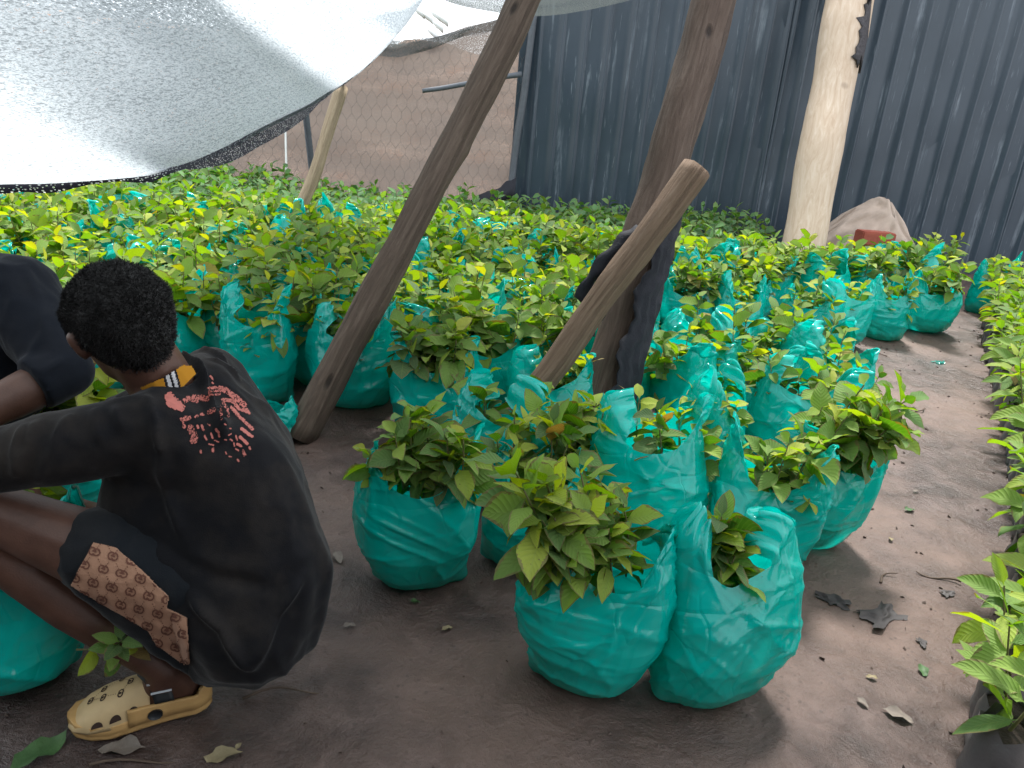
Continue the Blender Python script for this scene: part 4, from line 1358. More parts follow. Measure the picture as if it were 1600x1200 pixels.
def print_patch(bvh, mask, box, step, off, o3):
    """small quads over image-space box wherever mask(x,y), laid on the surface below"""
    x0, y0, x1, y1 = box
    nx, ny = int((x1-x0)/step)+1, int((y1-y0)/step)+1
    idx, V, F = {}, [], []
    def v(i, j):
        if (i, j) not in idx:
            p = hit(bvh, x0+i*step, y0+j*step, off)
            idx[(i, j)] = None if p is None else len(V)
            if p is not None: V.append(p-o3)
        return idx[(i, j)]
    for i in range(nx):
        for j in range(ny):
            if mask(x0+(i+.5)*step, y0+(j+.5)*step):
                q = (v(i, j), v(i, j+1), v(i+1, j+1), v(i+1, j))
                if None not in q and max((V[q[a]]-V[q[b]]).length for a, b in ((0, 2), (1, 3))) < .02: F.append(q)
    return V, F

def seg_dist(x, y, a, b):
    ax, ay = a; bx, by = b; dx, dy = bx-ax, by-ay; l = dx*dx+dy*dy
    t = 0 if l == 0 else max(0, min(1, ((x-ax)*dx+(y-ay)*dy)/l))
    return math.hypot(x-ax-t*dx, y-ay-t*dy)
def in_poly(x, y, poly): return inside((x, y), poly)

def monogram(cx, cy, s, rot=0.0):
    """two interlocking round letters, mirrored, as stroke polylines"""
    out = []
    for sg in (1, -1):
        pts = []
        for k in range(15):
            a = math.radians(42 + 276*k/14)
            pts.append((sg*(-.34 + .62*math.cos(a)), .62*math.sin(a)))
        pts += [(sg*(-.34+.62*math.cos(math.radians(318))), -.05), (sg*(-.30), -.05)]
        c, sn = math.cos(rot), math.sin(rot)
        out.append([(cx + s*(x*c - y*sn), cy + s*(x*sn + y*c)) for x, y in pts])
    return out

def person_near():
    o3 = P(330, 960, 1.55); o3.z = 0
    root = empty('person', o3)
    tag(root, 'person squatting with back turned, short black hair, coral print on black shirt, cream clogs', 'person')
    # ---- body
    bm = bmesh.new()
    hc = P(190, 506, 1.40)
    face = Vector((-.68, .64, -.40)); upv = Vector((-.42, .12, .90))
    hr = 76*1.40/F_PX
    q = add_head(bm, hc, face, upv, hr)
    neckb = P(268, 622, 1.47)
    chain(bm, [(q(-.25, -.45, 0), .66*hr), (neckb, .060)])
    SL, SR = sph(238, 664, 1.38, 44), sph(325, 604, 1.62, 42)
    hipL, hipR = sph(385, 925, 1.46, 72), sph(395, 925, 1.62, 72)
    hull_bm(bm, [SL, SR, (neckb, .05), sph(330, 720, 1.5, 70)])
    hull_bm(bm, [sph(310, 740, 1.44, 72), sph(320, 730, 1.6, 70), hipL, hipR])
    eL, eR = sph(-70, 728, 1.31, 32), sph(40, 720, 1.80, 32)
    wL, wR = sph(-215, 800, 1.42, 22), sph(-110, 770, 1.70, 23)
    chain(bm, [SL, eL, wL]); chain(bm, [SR, eR, wR])
    add_hand(bm, wL[0], wL[0]-eL[0], (0, .3, -1), 1); add_hand(bm, wR[0], wR[0]-eR[0], (0, .3, -1), -1)
    kL, kR = sph(-105, 776, 1.36, 42), sph(-60, 770, 1.74, 44)
    chain(bm, [hipL, sph(150, 862, 1.40, 61), sph(0, 803, 1.37, 45), kL])
    aL = sph(258, 1046, 1.535, 25)
    chain(bm, [kL, sph(0, 868, 1.40, 38), sph(110, 945, 1.46, 39), aL])
    chain(bm, [hipR, sph(160, 850, 1.68, 58), kR])
    aR = sph(60, 930, 1.80, 25); chain(bm, [kR, sph(-10, 850, 1.78, 38), aR])
    # feet
    hl, tl = G(322, 1096), G(120, 1142)
    fd = (tl-hl).normalized(); fs = Vector((-fd.y, fd.x, 0))
    fL = (tl-hl).length
    up = Vector((0, 0, 1))
    def foot(h0, anc):
        hull_bm(bm, [(h0 + fd*.035 + up*.052, .028), anc, (h0 + fd*.10 + up*.055, .030)])
        hull_bm(bm, [(h0 + fd*.035 + up*.050, .026), (h0 + fd*.10 + up*.055, .030), (h0 + fd*(fL-.09) + up*.040 + fs*.02, .018), (h0 + fd*(fL-.09) + up*.040 - fs*.025, .018)])
        hull_bm(bm, [(h0 + fd*.10 + up*.055, .030), (h0 + fd*(fL-.09) + up*.040 + fs*.02, .018), (h0 + fd*(fL-.04) + up*.036, .015), (h0 + fd*(fL-.09) + up*.040 - fs*.025, .018)])
    foot(hl, aL)
    hr0 = G(95, 985); foot(hr0, aR)
    body = remesh(bm, .0065, 7, .5, 'body')
    V, N = get_v(body)
    cal = []
    body.materials.append(M_SKIN)
    body_b = bvh_of(body)
    b_o = link('body', body, root)
    # ---- hair
    bm = bmesh.new()
    qq = lambda a, b, c: hc + face.normalized()*(a*hr) + (upv - face.normalized()*upv.dot(face.normalized())).normalized()*(b*hr)
    fN = face.normalized(); uN = (upv - fN*upv.dot(fN)).normalized(); sN = uN.cross(fN)
    Q = lambda a, b, c=0: hc + fN*(a*hr) + uN*(b*hr) + sN*(c*hr)
    hull_bm(bm, [(Q(-.24, .22), 1.02*hr), (Q(.10, .26), .98*hr), (Q(-.45, -.30), .74*hr), (Q(-.40, -.62), .50*hr)])
    hair = remesh(bm, .0050, 5, .5, 'hair')
    HV, HN = get_v(hair)
    HV = HV + HN*(.0016*fbm(HV[:, 0]*90, HV[:, 1]*90, HV[:, 2]*90, 3) + .0022*fbm(HV[:, 0]*22, HV[:, 1]*22, HV[:, 2]*22, 2))[:, None]
    set_v(hair, HV)
    # cut away face and nape
    bmh = bmesh.new(); bmh.from_mesh(hair)
    kill = [f for f in bmh.faces if (f.calc_center_median()-hc).dot(fN) > (.62*hr + .35*(f.calc_center_median()-hc).dot(uN)) or ((f.calc_center_median()-hc).dot(uN) < -.25*hr and (f.calc_center_median()-hc).dot(fN) > .05*hr) or (f.calc_center_median()-hc).dot(uN) < -1.08*hr]
    bmesh.ops.delete(bmh, geom=kill, context='FACES'); bmh.to_mesh(hair); bmh.free()
    tv, tf = hair_tufts(hair, hc, lambda c: True, 15000, 4, (.003, .0095), .0009)
    hair.materials.append(M_HAIR); shift(hair, o3)
    h_o = link('hair', hair, root)
    part('hair_coils', [v-o3 for v in tv], tf, M_HAIR, h_o)
    eyes(root, q, hr, o3)
    # ---- shirt
    bm = bmesh.new()
    hull_bm(bm, [sph(236, 668, 1.38, 58), sph(262, 648, 1.44, 44), sph(332, 600, 1.62, 56), sph(318, 622, 1.54, 62), sph(375, 745, 1.44, 82), sph(390, 722, 1.62, 72), sph(225, 720, 1.45, 62), sph(225, 720, 1.62, 60)])
    hull_bm(bm, [sph(375, 745, 1.44, 82), sph(390, 722, 1.62, 72), sph(415, 878, 1.46, 100), sph(425, 878, 1.63, 88), sph(225, 780, 1.45, 66), sph(225, 790, 1.64, 60)])
    hull_bm(bm, [sph(415, 880, 1.46, 102), sph(425, 880, 1.63, 88), sph(397, 960, 1.47, 108), sph(402, 955, 1.62, 95), sph(340, 1010, 1.52, 58), sph(300, 860, 1.44, 80)])
    a, b = sph(-40, 722, 1.305, 48), sph(95, 700, 1.335, 56)
    hull_bm(bm, [sph(236, 668, 1.38, 58), b]); hull_bm(bm, [b], [(a[0], a[1], b[0]-a[0])])
    a2, b2 = sph(120, 705, 1.74, 48), sph(332, 600, 1.62, 52)
    hull_bm(bm, [b2], [(a2[0], a2[1], b2[0]-a2[0])])
    shirt = remesh(bm, .0060, 14, .5, 'shirt')
    S = lambda px, py, Z: tuple(P(px, py, Z))
    rid = []
    cloth_bv = bvh_of(shirt)
    def rd(pts, wd, am):
        hp = [hit(cloth_bv, *p, 0) for p in pts]
        for A, B in zip(hp[:-1], hp[1:]):
            if A is not None and B is not None: rid.append((tuple(A), tuple(B), wd, am))
    rd([(286, 566), (312, 578), (322, 612), (330, 650), (345, 680)], .007, .012)
    rd([(276, 552), (318, 550), (352, 566)], .006, .008); rd([(282, 562), (330, 564), (372, 590)], .006, .007)
    rd([(230, 625), (244, 668), (255, 705)], .007, .008); rd([(180, 640), (196, 672)], .008, .006); rd([(150, 645), (160, 690)], .008, .006)
    rd([(110, 655), (85, 700), (60, 745)], .008, .006); rd([(40, 672), (24, 720)], .008, .008); rd([(62, 664), (48, 700), (20, 742)], .008, .006)
    rd([(255, 705), (262, 760), (290, 840)], .012, .006); rd([(470, 900), (430, 960), (395, 1035)], .010, .009); rd([(300, 930), (350, 980), (390, 1040)], .010, .010)
    rd([(345, 690), (352, 660), (338, 640)], .007, .008); rd([(240, 840), (330, 900), (420, 920)], .014, -.006)
    cloth_folds(shirt, 3, .0085, 6.5, (1, 1, .7), [(a, b, w, m*2.3) for a, b, w, m in rid])
    # neck opening: remove cloth round the neck
    bmh = bmesh.new(); bmh.from_mesh(shirt)
    nk = P(262, 592, 1.435)
    kill = [f for f in bmh.faces if (f.calc_center_median()-nk).length < .047]
    bmesh.ops.delete(bmh, geom=kill, context='FACES'); bmh.to_mesh(shirt); bmh.free()
    shirt.polygons.foreach_set('use_smooth', np.ones(len(shirt.polygons), dtype=bool))
    shirt.materials.append(M_SHIRT)
    shirt_b = bvh_of(shirt)
    # ---- shorts
    bm = bmesh.new()
    hip = sph(380, 925, 1.46, 86)
    ax = sph(150, 862, 1.40, 61)[0] - hip[0]
    hm = sph(158, 860, 1.398, 68)
    hull_bm(bm, [hip], [(hm[0], hm[1], ax)])
    hipr = sph(390, 925, 1.64, 84); hmr = sph(190, 850, 1.67, 66)
    hull_bm(bm, [hipr], [(hmr[0], hmr[1], ax)]); hull_bm(bm, [hip, hipr, sph(380, 990, 1.5, 70), sph(370, 980, 1.62, 66)])
    hull_bm(bm, [hip, sph(268, 980, 1.46, 46), sph(180, 912, 1.43, 30), hm, sph(330, 1020, 1.5, 42)])
    shorts = remesh(bm, .0065, 8, .5, 'shorts')
    cloth_folds(shorts, 9, .0045, 9)
    shorts.materials.append(M_SHORTS)
    both = bvh_join([shirt, shorts])
    # ---- tan cuff panel with monograms, folded out under the thigh
    quadA = [(148, 848), (182, 856), (222, 890), (264, 930), (262, 948), (294, 964), (299, 1035), (282, 1030), (246, 1003), (234, 982), (176, 948), (114, 912)]
    V, F = print_patch(both, lambda x, y: in_poly(x, y, quadA), (110, 845, 302, 1040), .9, .006, o3)
    pn = part('cuff_panel', V, F, M_TAN, root)
    md = pn.modifiers.new('s', 'SOLIDIFY'); md.thickness = .003
    strokes = []
    ang = math.radians(38)
    ux, uy = math.cos(ang), math.sin(ang)
    for i in range(-2, 9):
        for j in range(-4, 6):
            cx = 150 + i*27*ux - (j*24 + (12 if i % 2 else 0))*uy; cy = 862 + i*27*uy + (j*24 + (12 if i % 2 else 0))*ux
            if not (100 < cx < 310 and 835 < cy < 1045): continue
            for st in monogram(cx, cy, 8.2, ang*.5): strokes += [(a, b, 1.15) for a, b in zip(st[:-1], st[1:])]
            for k in range(1, 4):   # dotted links
                for dx, dy in ((27*ux - 12*uy, 27*uy + 12*ux), (-24*uy, 24*ux)):
                    t = .30 + .13*k; c = (cx + dx*t, cy + dy*t); strokes.append((c, c, .9))
    def mm(x, y): return in_poly(x, y, quadA) and any(seg_dist(x, y, a, b) < w for a, b, w in strokes if abs(a[0]-x) < 9 and abs(a[1]-y) < 9)
    V, F = print_patch(both, mm, (110, 845, 302, 1040), .7, .0075, o3)
    part('monogram_print', V, F, M_MOTIF, pn)
    # ---- coral back print (distressed strokes)
    K = lambda X, Y: (200 + X/6, 540 + Y/6)
    spec = [([(385, 480), (400, 540), (470, 570)], 42, .0), ([(400, 500), (470, 550), (500, 590)], 34, .1), ([(540, 515), (620, 490), (745, 500)], 27, .30), ([(560, 500), (640, 520)], 24, .3), ([(860, 405), (910, 420), (1000, 480), (1085, 560)], 26, .22),
            ([(890, 512), (980, 520), (1040, 600), (1120, 622)], 18, .15), ([(1110, 600), (1135, 640)], 12, .1), ([(970, 580), (1050, 680), (1110, 735), (1165, 785)], 16, .1), ([(1065, 785), (1160, 855)], 15, .0), ([(1050, 860), (1115, 920)], 14, 0),
            ([(890, 540), (930, 600), (942, 668)], 14, .4), ([(510, 695), (570, 682)], 23, .25), ([(520, 720), (528, 765)], 14, .3), ([(585, 775), (620, 840), (615, 895)], 34, .42), ([(650, 756), (657, 772)], 10, 0), ([(690, 752), (705, 792)], 11, .1),
            ([(778, 825), (792, 866)], 9, 0), ([(718, 848), (735, 882)], 8, .1), ([(830, 788), (852, 812)], 12, 0), ([(855, 835), (860, 850)], 10, 0), ([(628, 672), (648, 664)], 12, .3), ([(685, 652), (702, 648)], 13, .2), ([(760, 630), (805, 605)], 20, .35),
            ([(760, 925), (800, 935)], 8, .1), ([(815, 890), (850, 902)], 7, .1), ([(795, 970), (797, 992)], 12, .1), ([(680, 985), (684, 1005)], 9, .1), ([(1025, 925), (1060, 945)], 12, 0), ([(1080, 990), (1095, 1030)], 14, .3), ([(1138, 955), (1145, 970)], 10, 0),
            ([(993, 915), (998, 945)], 6, 0), ([(960, 880), (975, 892)], 8, 0), ([(905, 880), (918, 884)], 6, 0), ([(1028, 1072), (1036, 1084)], 8, 0), ([(760, 402), (850, 395)], 12, .1), ([(775, 432), (865, 430)], 9, .1), ([(780, 462), (862, 462)], 9, .1), ([(760, 395), (770, 470)], 9, .2),
            ([(770, 290), (795, 318)], 9, .1), ([(788, 350), (796, 358)], 8, 0), ([(870, 560), (878, 690)], 10, .5), ([(1010, 850), (1022, 890)], 7, .2), ([(940, 840), (965, 830)], 6, 0), ([(905, 736), (913, 742)], 6, 0), ([(950, 778), (960, 782)], 6, 0), ([(1010, 970), (1035, 985)], 7, 0), ([(945, 1040), (970, 1044)], 5, 0), ([(915, 1000), (922, 1015)], 6, 0), ([(750, 740), (772, 750)], 8, .4)]
    segs = []
    for pts, r, dz in spec:
        kp = [K(*p) for p in pts]
        segs += [(a, b, r/6, dz) for a, b in zip(kp[:-1], kp[1:])]
    def cm(x, y):
        for a, b, r, dz in segs:
            if abs(a[0]-x) > 40 or abs(a[1]-y) > 40: continue
            dd = seg_dist(x, y, a, b)
            if dd < r*(1+.22*float(vn(x*.5, y*.5, 3))):
                return dz == 0 or float(fbm(x*.75, y*.75, 1, 2))*.6 + .5 > dz + .35*(dd/r)**3*.5
        return False
    V, F = print_patch(shirt_b, cm, (252, 582, 402, 726), .75, .0012, o3)
    # ---- collar of the golden undershirt: a band round the neck
    def band(r0, r1, mats):
        Vb, Fb, fm = [], [], []
        axn = (q(-.25, -.45, 0) - neckb).normalized(); s, u, d_ = frame_of(axn)
        n, m = 80, 8
        for i in range(n):
            a = 2*PI*i/n
            for j in range(m):
                t = j/(m-1)
                r = r0 + (r1-r0)*t
                c = neckb + axn*(.066 - .052*t)
                Vb.append(c + s*(r*math.cos(a)) + u*(r*math.sin(a)) - o3)
        Fb = [(i*m+j, ((i+1) % n)*m+j, ((i+1) % n)*m+j+1, i*m+j+1) for i in range(n) for j in range(m-1)]
        for f in Fb:
            c = sum((Vb[k] for k in f), Vector())/4 + o3
            x, y, z = to_px(c)
            e = x - (y-590)*.25
            mat = 0
            if 252 < e < 277: mat = 1
            if 257.5 < e < 263.0 or 267.5 < e < 272.5: mat = 2
            fm.append(mat)
        return Vb, Fb, fm
    # collar is conformed to a swollen neck: project the photo patch
    coll = [(228, 602), (252, 590), (276, 578), (288, 572), (302, 580), (302, 590), (285, 602), (262, 608), (240, 606)]
    bmn = bmesh.new(); hull_bm(bmn, [(q(-.30, -.55, 0), .60*hr), (neckb + Vector((.012, 0, .008)), .064)])
    men = bpy.data.meshes.new('t'); bmn.to_mesh(men); bmn.free()
    V1, F1 = print_patch(bvh_of(men), lambda x, y: in_poly(x, y, [(220, 604), (252, 590), (284, 571), (297, 572), (304, 585), (286, 603), (262, 612), (230, 612)]), (200, 560, 318, 626), 1.5, .004, o3)
    fm = []
    for f in F1:
        c = sum((V1[k] for k in f), Vector())/4 + o3; x, y, z = to_px(c); e = x - (y-590)*.28; mt = 0
        if 255 < e < 279: mt = 1
        if 259.5 < e < 265.5 or 269.5 < e < 275: mt = 2
        fm.append(mt)
    if F1: part('undershirt_collar', V1, F1, None, root, mats=[M_GOLD, M_STRIPE_B, M_STRIPE_W], fmat=fm)
    bpy.data.meshes.remove(men)
    for me in (shirt, shorts): shift(me, o3)
    sh = link('shirt', shirt, root)
    md = sh.modifiers.new('s', 'SOLIDIFY'); md.thickness = .003
    part('back_print', V, F, M_CORAL, sh)
    link('shorts', shorts, root)
    V2, N2 = get_v(body); 
    shift(body, o3)
    # ---- clogs
    def clog(h0, lab=None):
        cl = empty('clog', (0, 0, 0)); cl.parent = root; cl.location = h0 - o3; cl.rotation_euler = (0, 0, math.atan2(fd.y, fd.x))
        L = fL + .012
        xs = np.linspace(-.012, L, 40)
        def hw(x):
            t = (x+.012)/(L+.012)
            return float(np.interp(t, [0, .04, .12, .3, .5, .7, .85, .95, 1], [.004, .022, .034, .034, .040, .050, .048, .032, .006]))
        # sole
        V, n = [], 26
        for x in xs:
            w = hw(x)
            for k in range(n):
                a = 2*PI*k/n
                z = .017 + .017*np.clip(math.sin(a)*1.6, -1, 1); y = w*np.clip(math.cos(a)*1.35, -1, 1)*(1.0 if math.sin(a) > -.2 else .90)
                t = (x/L)
                z += .012*max(0, t-.72)/.28 + .004*math.sin(x*160)*(1 if abs(math.cos(a)) > .8 else 0)*.3
                V.append((x, y, z))
        F = [tuple(f) for f in grid_faces(len(xs), n, True)] + [tuple(range(n)), tuple((len(xs)-1)*n+k for k in range(n))[::-1]]
        part('sole', V, F, M_CLOG, cl)
        # heel wall
        V = []
        m = 40
        for k in range(m):
            a = -2.2 + 4.4*k/(m-1)
            # walk round heel from one side to the other
            if abs(a) <= 1.25: x = .030 - .040*math.cos(a*1.25); y = .036*math.sin(a*1.25)
            else: x = .030 + (abs(a)-1.25)*.12; y = math.copysign(hw(x)+.001, a)
            zt = .052 + (.012 if abs(a) < .9 else 0) + .010*max(0, abs(a)-1.5)
            for j in range(4):
                V.append((x, y, [.02, .036, zt-.004, zt][j])) 
        o = part('heel_wall', V, grid_faces(m, 4), M_CLOG, cl); md = o.modifiers.new('s', 'SOLIDIFY'); md.thickness = .007; md.offset = 0
        # upper dome
        x0 = L*.40
        V = []; xu = np.linspace(x0, L-.004, 34); m = 36
        def top(x):
            t = (x-x0)/(L-x0); return float(np.interp(t, [0, .25, .55, .8, .95, 1], [.098, .092, .078, .058, .036, .026]))
        def upv_(x, a):
            w = hw(x)*1.0
            return (x + .004*math.cos(a), w*np.sign(math.cos(a))*abs(math.cos(a))**.75, .026 + (top(x)-.026)*abs(math.sin(a))**.8)
        holes = []
        hx = [(x0+.030, .28), (x0+.062, .26), (x0+.094, .25)]
        for x in xu:
            for k in range(m): V.append(upv_(x, PI*k/(m-1)))
        o = part('upper', V, grid_faces(34, m), M_CLOGTOP, cl); md = o.modifiers.new('s', 'SOLIDIFY'); md.thickness = .005; md.offset = -1
        upm = o
        # side vent holes: dark half-oval recesses along both rims
        for sgn in (0, 1):
            for (x, a0) in hx:
                VV = []
                for k in range(9):
                    b = PI*k/8
                    for r in (1.0, .0):
                        aa = a0 - .06 + .26*math.sin(b)*r; aa = aa if sgn == 0 else PI-aa
                        p = Vector(upv_(x - .0105*math.cos(b)*r, aa)); nrm = Vector((0, 1 if sgn == 0 else -1, .35)).normalized(); VV.append(p + nrm*.0012)
                part('vent_hole', VV, grid_faces(9, 2), M_HOLE, upm)
        # monogram shaped vents on top with thin linking lines
        mv, mf = [], []
        def ribbon(pts, wd):
            for (ax_, ay_), (bx_, by_) in zip(pts[:-1], pts[1:]):
                dx, dy = bx_-ax_, by_-ay_; l = math.hypot(dx, dy) or 1; nx, ny = -dy/l*wd, dx/l*wd
                o_ = len(mv)
                for (x, y) in ((ax_+nx, ay_+ny), (ax_-nx, ay_-ny), (bx_-nx, by_-ny), (bx_+nx, by_+ny)):
                    w = hw(x); cc = max(-.999, min(.999, np.sign(y)*(abs(y)/w)**(1/.75))); a = math.acos(cc)
                    p = Vector(upv_(x, a)); mv.append(p + Vector((.25, y*6, 1)).normalized()*.0013)
                mf.append((o_, o_+1, o_+2, o_+3))
        cen = [(x0+.035, .0), (x0+.052, .020), (x0+.052, -.020), (x0+.084, .012), (x0+.084, -.012), (x0+.108, 0.0)]
        for cx, cy in cen:
            for st in monogram(cx, cy, .0068, 1.3): ribbon(st, .00125)
        for i, j in ((0, 1), (0, 2), (1, 3), (2, 4), (3, 5), (4, 5)):
            a, b = cen[i], cen[j]
            for k in range(4):
                t = .3+.13*k; c = (a[0]+(b[0]-a[0])*t, a[1]+(b[1]-a[1])*t); ribbon([(c[0]-.0008, c[1]), (c[0]+.0008, c[1])], .0007)
        part('monogram_vents', mv, mf, M_HOLE, upm, smooth=False)
        # strap over the instep with two steel bars
        V = []
        for i in range(30):
            a = .30 + (PI-.60)*i/29
            for j in range(5):
                xx = x0 - .030 + .036*j/4 + (-.012+.030*(1-abs(math.cos(a))))
                V.append((xx, (hw(x0)+.0075)*np.sign(math.cos(a))*abs(math.cos(a))**.75, .030 + (.110-.030)*abs(math.sin(a))**.8))
        st = part('strap', V, grid_faces(30, 5), M_BLACKRUB, cl); md = st.modifiers.new('s', 'SOLIDIFY'); md.thickness = .004; md.offset = 1
        for sgn in (1, -1):
            mb = MB()
            for a in (.62, .92):
                y = sgn*(hw(x0)+.0125)*abs(math.cos(a))**.75; z = .031 + .084*abs(math.sin(a))**.8
                rot = Matrix.Rotation(sgn*-(PI/2-a)*.9, 3, 'X')
                mb.box((x0 - .024 + .030*(1-abs(math.cos(a))), y, z+.001), (.038, .004, .003), rot)
            mb.build('buckle', M_STEEL, st, smooth=False)
            rv = [(x0 - .004 + .014*math.cos(b), sgn*(hw(x0)+.0075), .034+.012*math.sin(b)) for b in [2*PI*k/14 for k in range(14)]]
            rv2 = [(x, y - sgn*.006, z) for x, y, z in rv]
            part('rivet', rv + rv2, [tuple(range(14)), tuple(range(14, 28))[::-1]] + [(k, (k+1) % 14, 14+(k+1) % 14, 14+k) for k in range(14)], M_BLACKRUB, st)
        return cl
    clog(hl); clog(hr0)
M_HOLE = mat_plain('dark_vent', (.035, .018, .012), .8, .2, 50, 0)
person_near()

def person_far():
    o3 = P(-60, 640, 1.95); o3.z = 0
    root = empty('person', o3)
    tag(root, 'second person cut off by the left edge, dark navy shirt, bare forearm bent across', 'person')
    bm = bmesh.new()
    hc = P(-75, 330, 1.98); hr = .078
    face = Vector((.55, -.70, -.42)); upv = Vector((.25, -.3, .9))
    q = add_head(bm, hc, face, upv, hr)
    nb = P(-60, 425, 2.02); chain(bm, [(q(-.25, -.45, 0), .64*hr), (nb, .058)])
    SA, SB = sph(30, 462, 1.92, 44), sph(-150, 450, 2.12, 44)
    pel = P(-60, 650, 2.22); pel.z = .28
    hull_bm(bm, [SA, SB, (nb, .05), sph(-50, 520, 2.08, 80)]); hull_bm(bm, [sph(-50, 520, 2.08, 84), (pel + Vector((.09, 0, 0)), .10), (pel - Vector((.09, 0, 0)), .10)])
    el, wr = sph(92, 588, 1.82, 34), sph(-70, 668, 1.66, 26)
    chain(bm, [SA, el]); chain(bm, [el, sph(40, 612, 1.76, 35), wr])
    add_hand(bm, wr[0], wr[0]-el[0], (0, -.3, -1), 1)
    el2, wr2 = sph(-220, 590, 1.95, 34), sph(-180, 690, 1.68, 25)
    chain(bm, [SB, el2]); chain(bm, [el2, wr2]); add_hand(bm, wr2[0], wr2[0]-el2[0], (0, -.3, -1), -1)
    for sg in (1, -1):
        hp = pel + Vector((.09*sg, 0, 0)); kn = pel + Vector((.20*sg, -.36, .16)); an = pel + Vector((.16*sg, -.16, -.18))
        chain(bm, [(hp, .085), (kn, .058)]); chain(bm, [(kn, .056), (kn.lerp(an, .4), .052), (an, .035)])
        hull_bm(bm, [(an + Vector((0, .04, -.06)), .026), (an + Vector((.02*sg, -.16, -.07)), .022), (an, .034)])
    body = remesh(bm, .008, 7, .5, 'body'); shift(body, o3); body.materials.append(M_SKIN); link('body', body, root)
    bm = bmesh.new()
    fN = face.normalized(); uN = (upv - fN*upv.dot(fN)).normalized()
    Q = lambda a, b: hc + fN*(a*hr) + uN*(b*hr)
    hull_bm(bm, [(Q(-.24, .25), 1.0*hr), (Q(.05, .30), .96*hr), (Q(-.42, -.30), .72*hr)])
    hair = remesh(bm, .006, 4, .5, 'hair'); hair.materials.append(M_HAIR); shift(hair, o3); h_o = link('hair', hair, root)
    tv, tf = hair_tufts(hair, hc, lambda c: True, 5000, 8, (.003, .0095), .0010); part('hair_coils', tv, tf, M_HAIR, h_o)
    eyes(root, q, hr, o3)
    bm = bmesh.new()
    hull_bm(bm, [sph(28, 464, 1.90, 66), SB[:1] + (.085,), sph(-60, 440, 2.02, 50), sph(20, 540, 1.98, 84), sph(-130, 540, 2.1, 84)])
    hull_bm(bm, [sph(20, 540, 1.98, 84), sph(-130, 540, 2.1, 84), (pel + Vector((.10, 0, .03)), .125), (pel - Vector((.10, 0, -.03)), .125)])
    e1 = sph(98, 578, 1.82, 46); e2 = sph(52, 602, 1.765, 43)
    hull_bm(bm, [sph(28, 464, 1.90, 64), e1]); hull_bm(bm, [e1], [(e2[0], e2[1], wr[0]-el[0])])
    f1 = sph(-215, 570, 1.96, 46); hull_bm(bm, [SB[:1] + (.075,)], [(f1[0], f1[1], el2[0]-SB[0])])
    shirt = remesh(bm, .007, 10, .5, 'shirt')
    bv = bvh_of(shirt); rid = []
    for pts in ([(40, 415), (62, 470), (70, 530)], [(10, 400), (20, 470), (10, 540)], [(85, 460), (70, 520), (40, 560)], [(100, 560), (70, 580), (30, 590)]):
        hp = [hit(bv, *p, 0) for p in pts]
        rid += [(tuple(a), tuple(b), .010, .006) for a, b in zip(hp[:-1], hp[1:]) if a is not None and b is not None]
    cloth_folds(shirt, 21, .0035, 7, (1, 1, .7), rid); shift(shirt, o3); shirt.materials.append(M_SHIRT2); link('shirt', shirt, root)
    bm = bmesh.new()
    hull_bm(bm, [(pel + Vector((.09, 0, 0)), .115), (pel - Vector((.09, 0, 0)), .115)])
    for sg in (1, -1):
        hp = pel + Vector((.09*sg, 0, 0)); kn = pel + Vector((.20*sg, -.36, .16)); an = pel + Vector((.16*sg, -.16, -.15))
        chain(bm, [(hp, .105), (kn, .076)]); chain(bm, [(kn, .074), (kn.lerp(an, .4), .068), (an, .052)])
    tr = remesh(bm, .008, 6, .5, 'trousers'); cloth_folds(tr, 5, .005, 8); shift(tr, o3); tr.materials.append(M_SHIRT2); link('trousers', tr, root)
person_far()
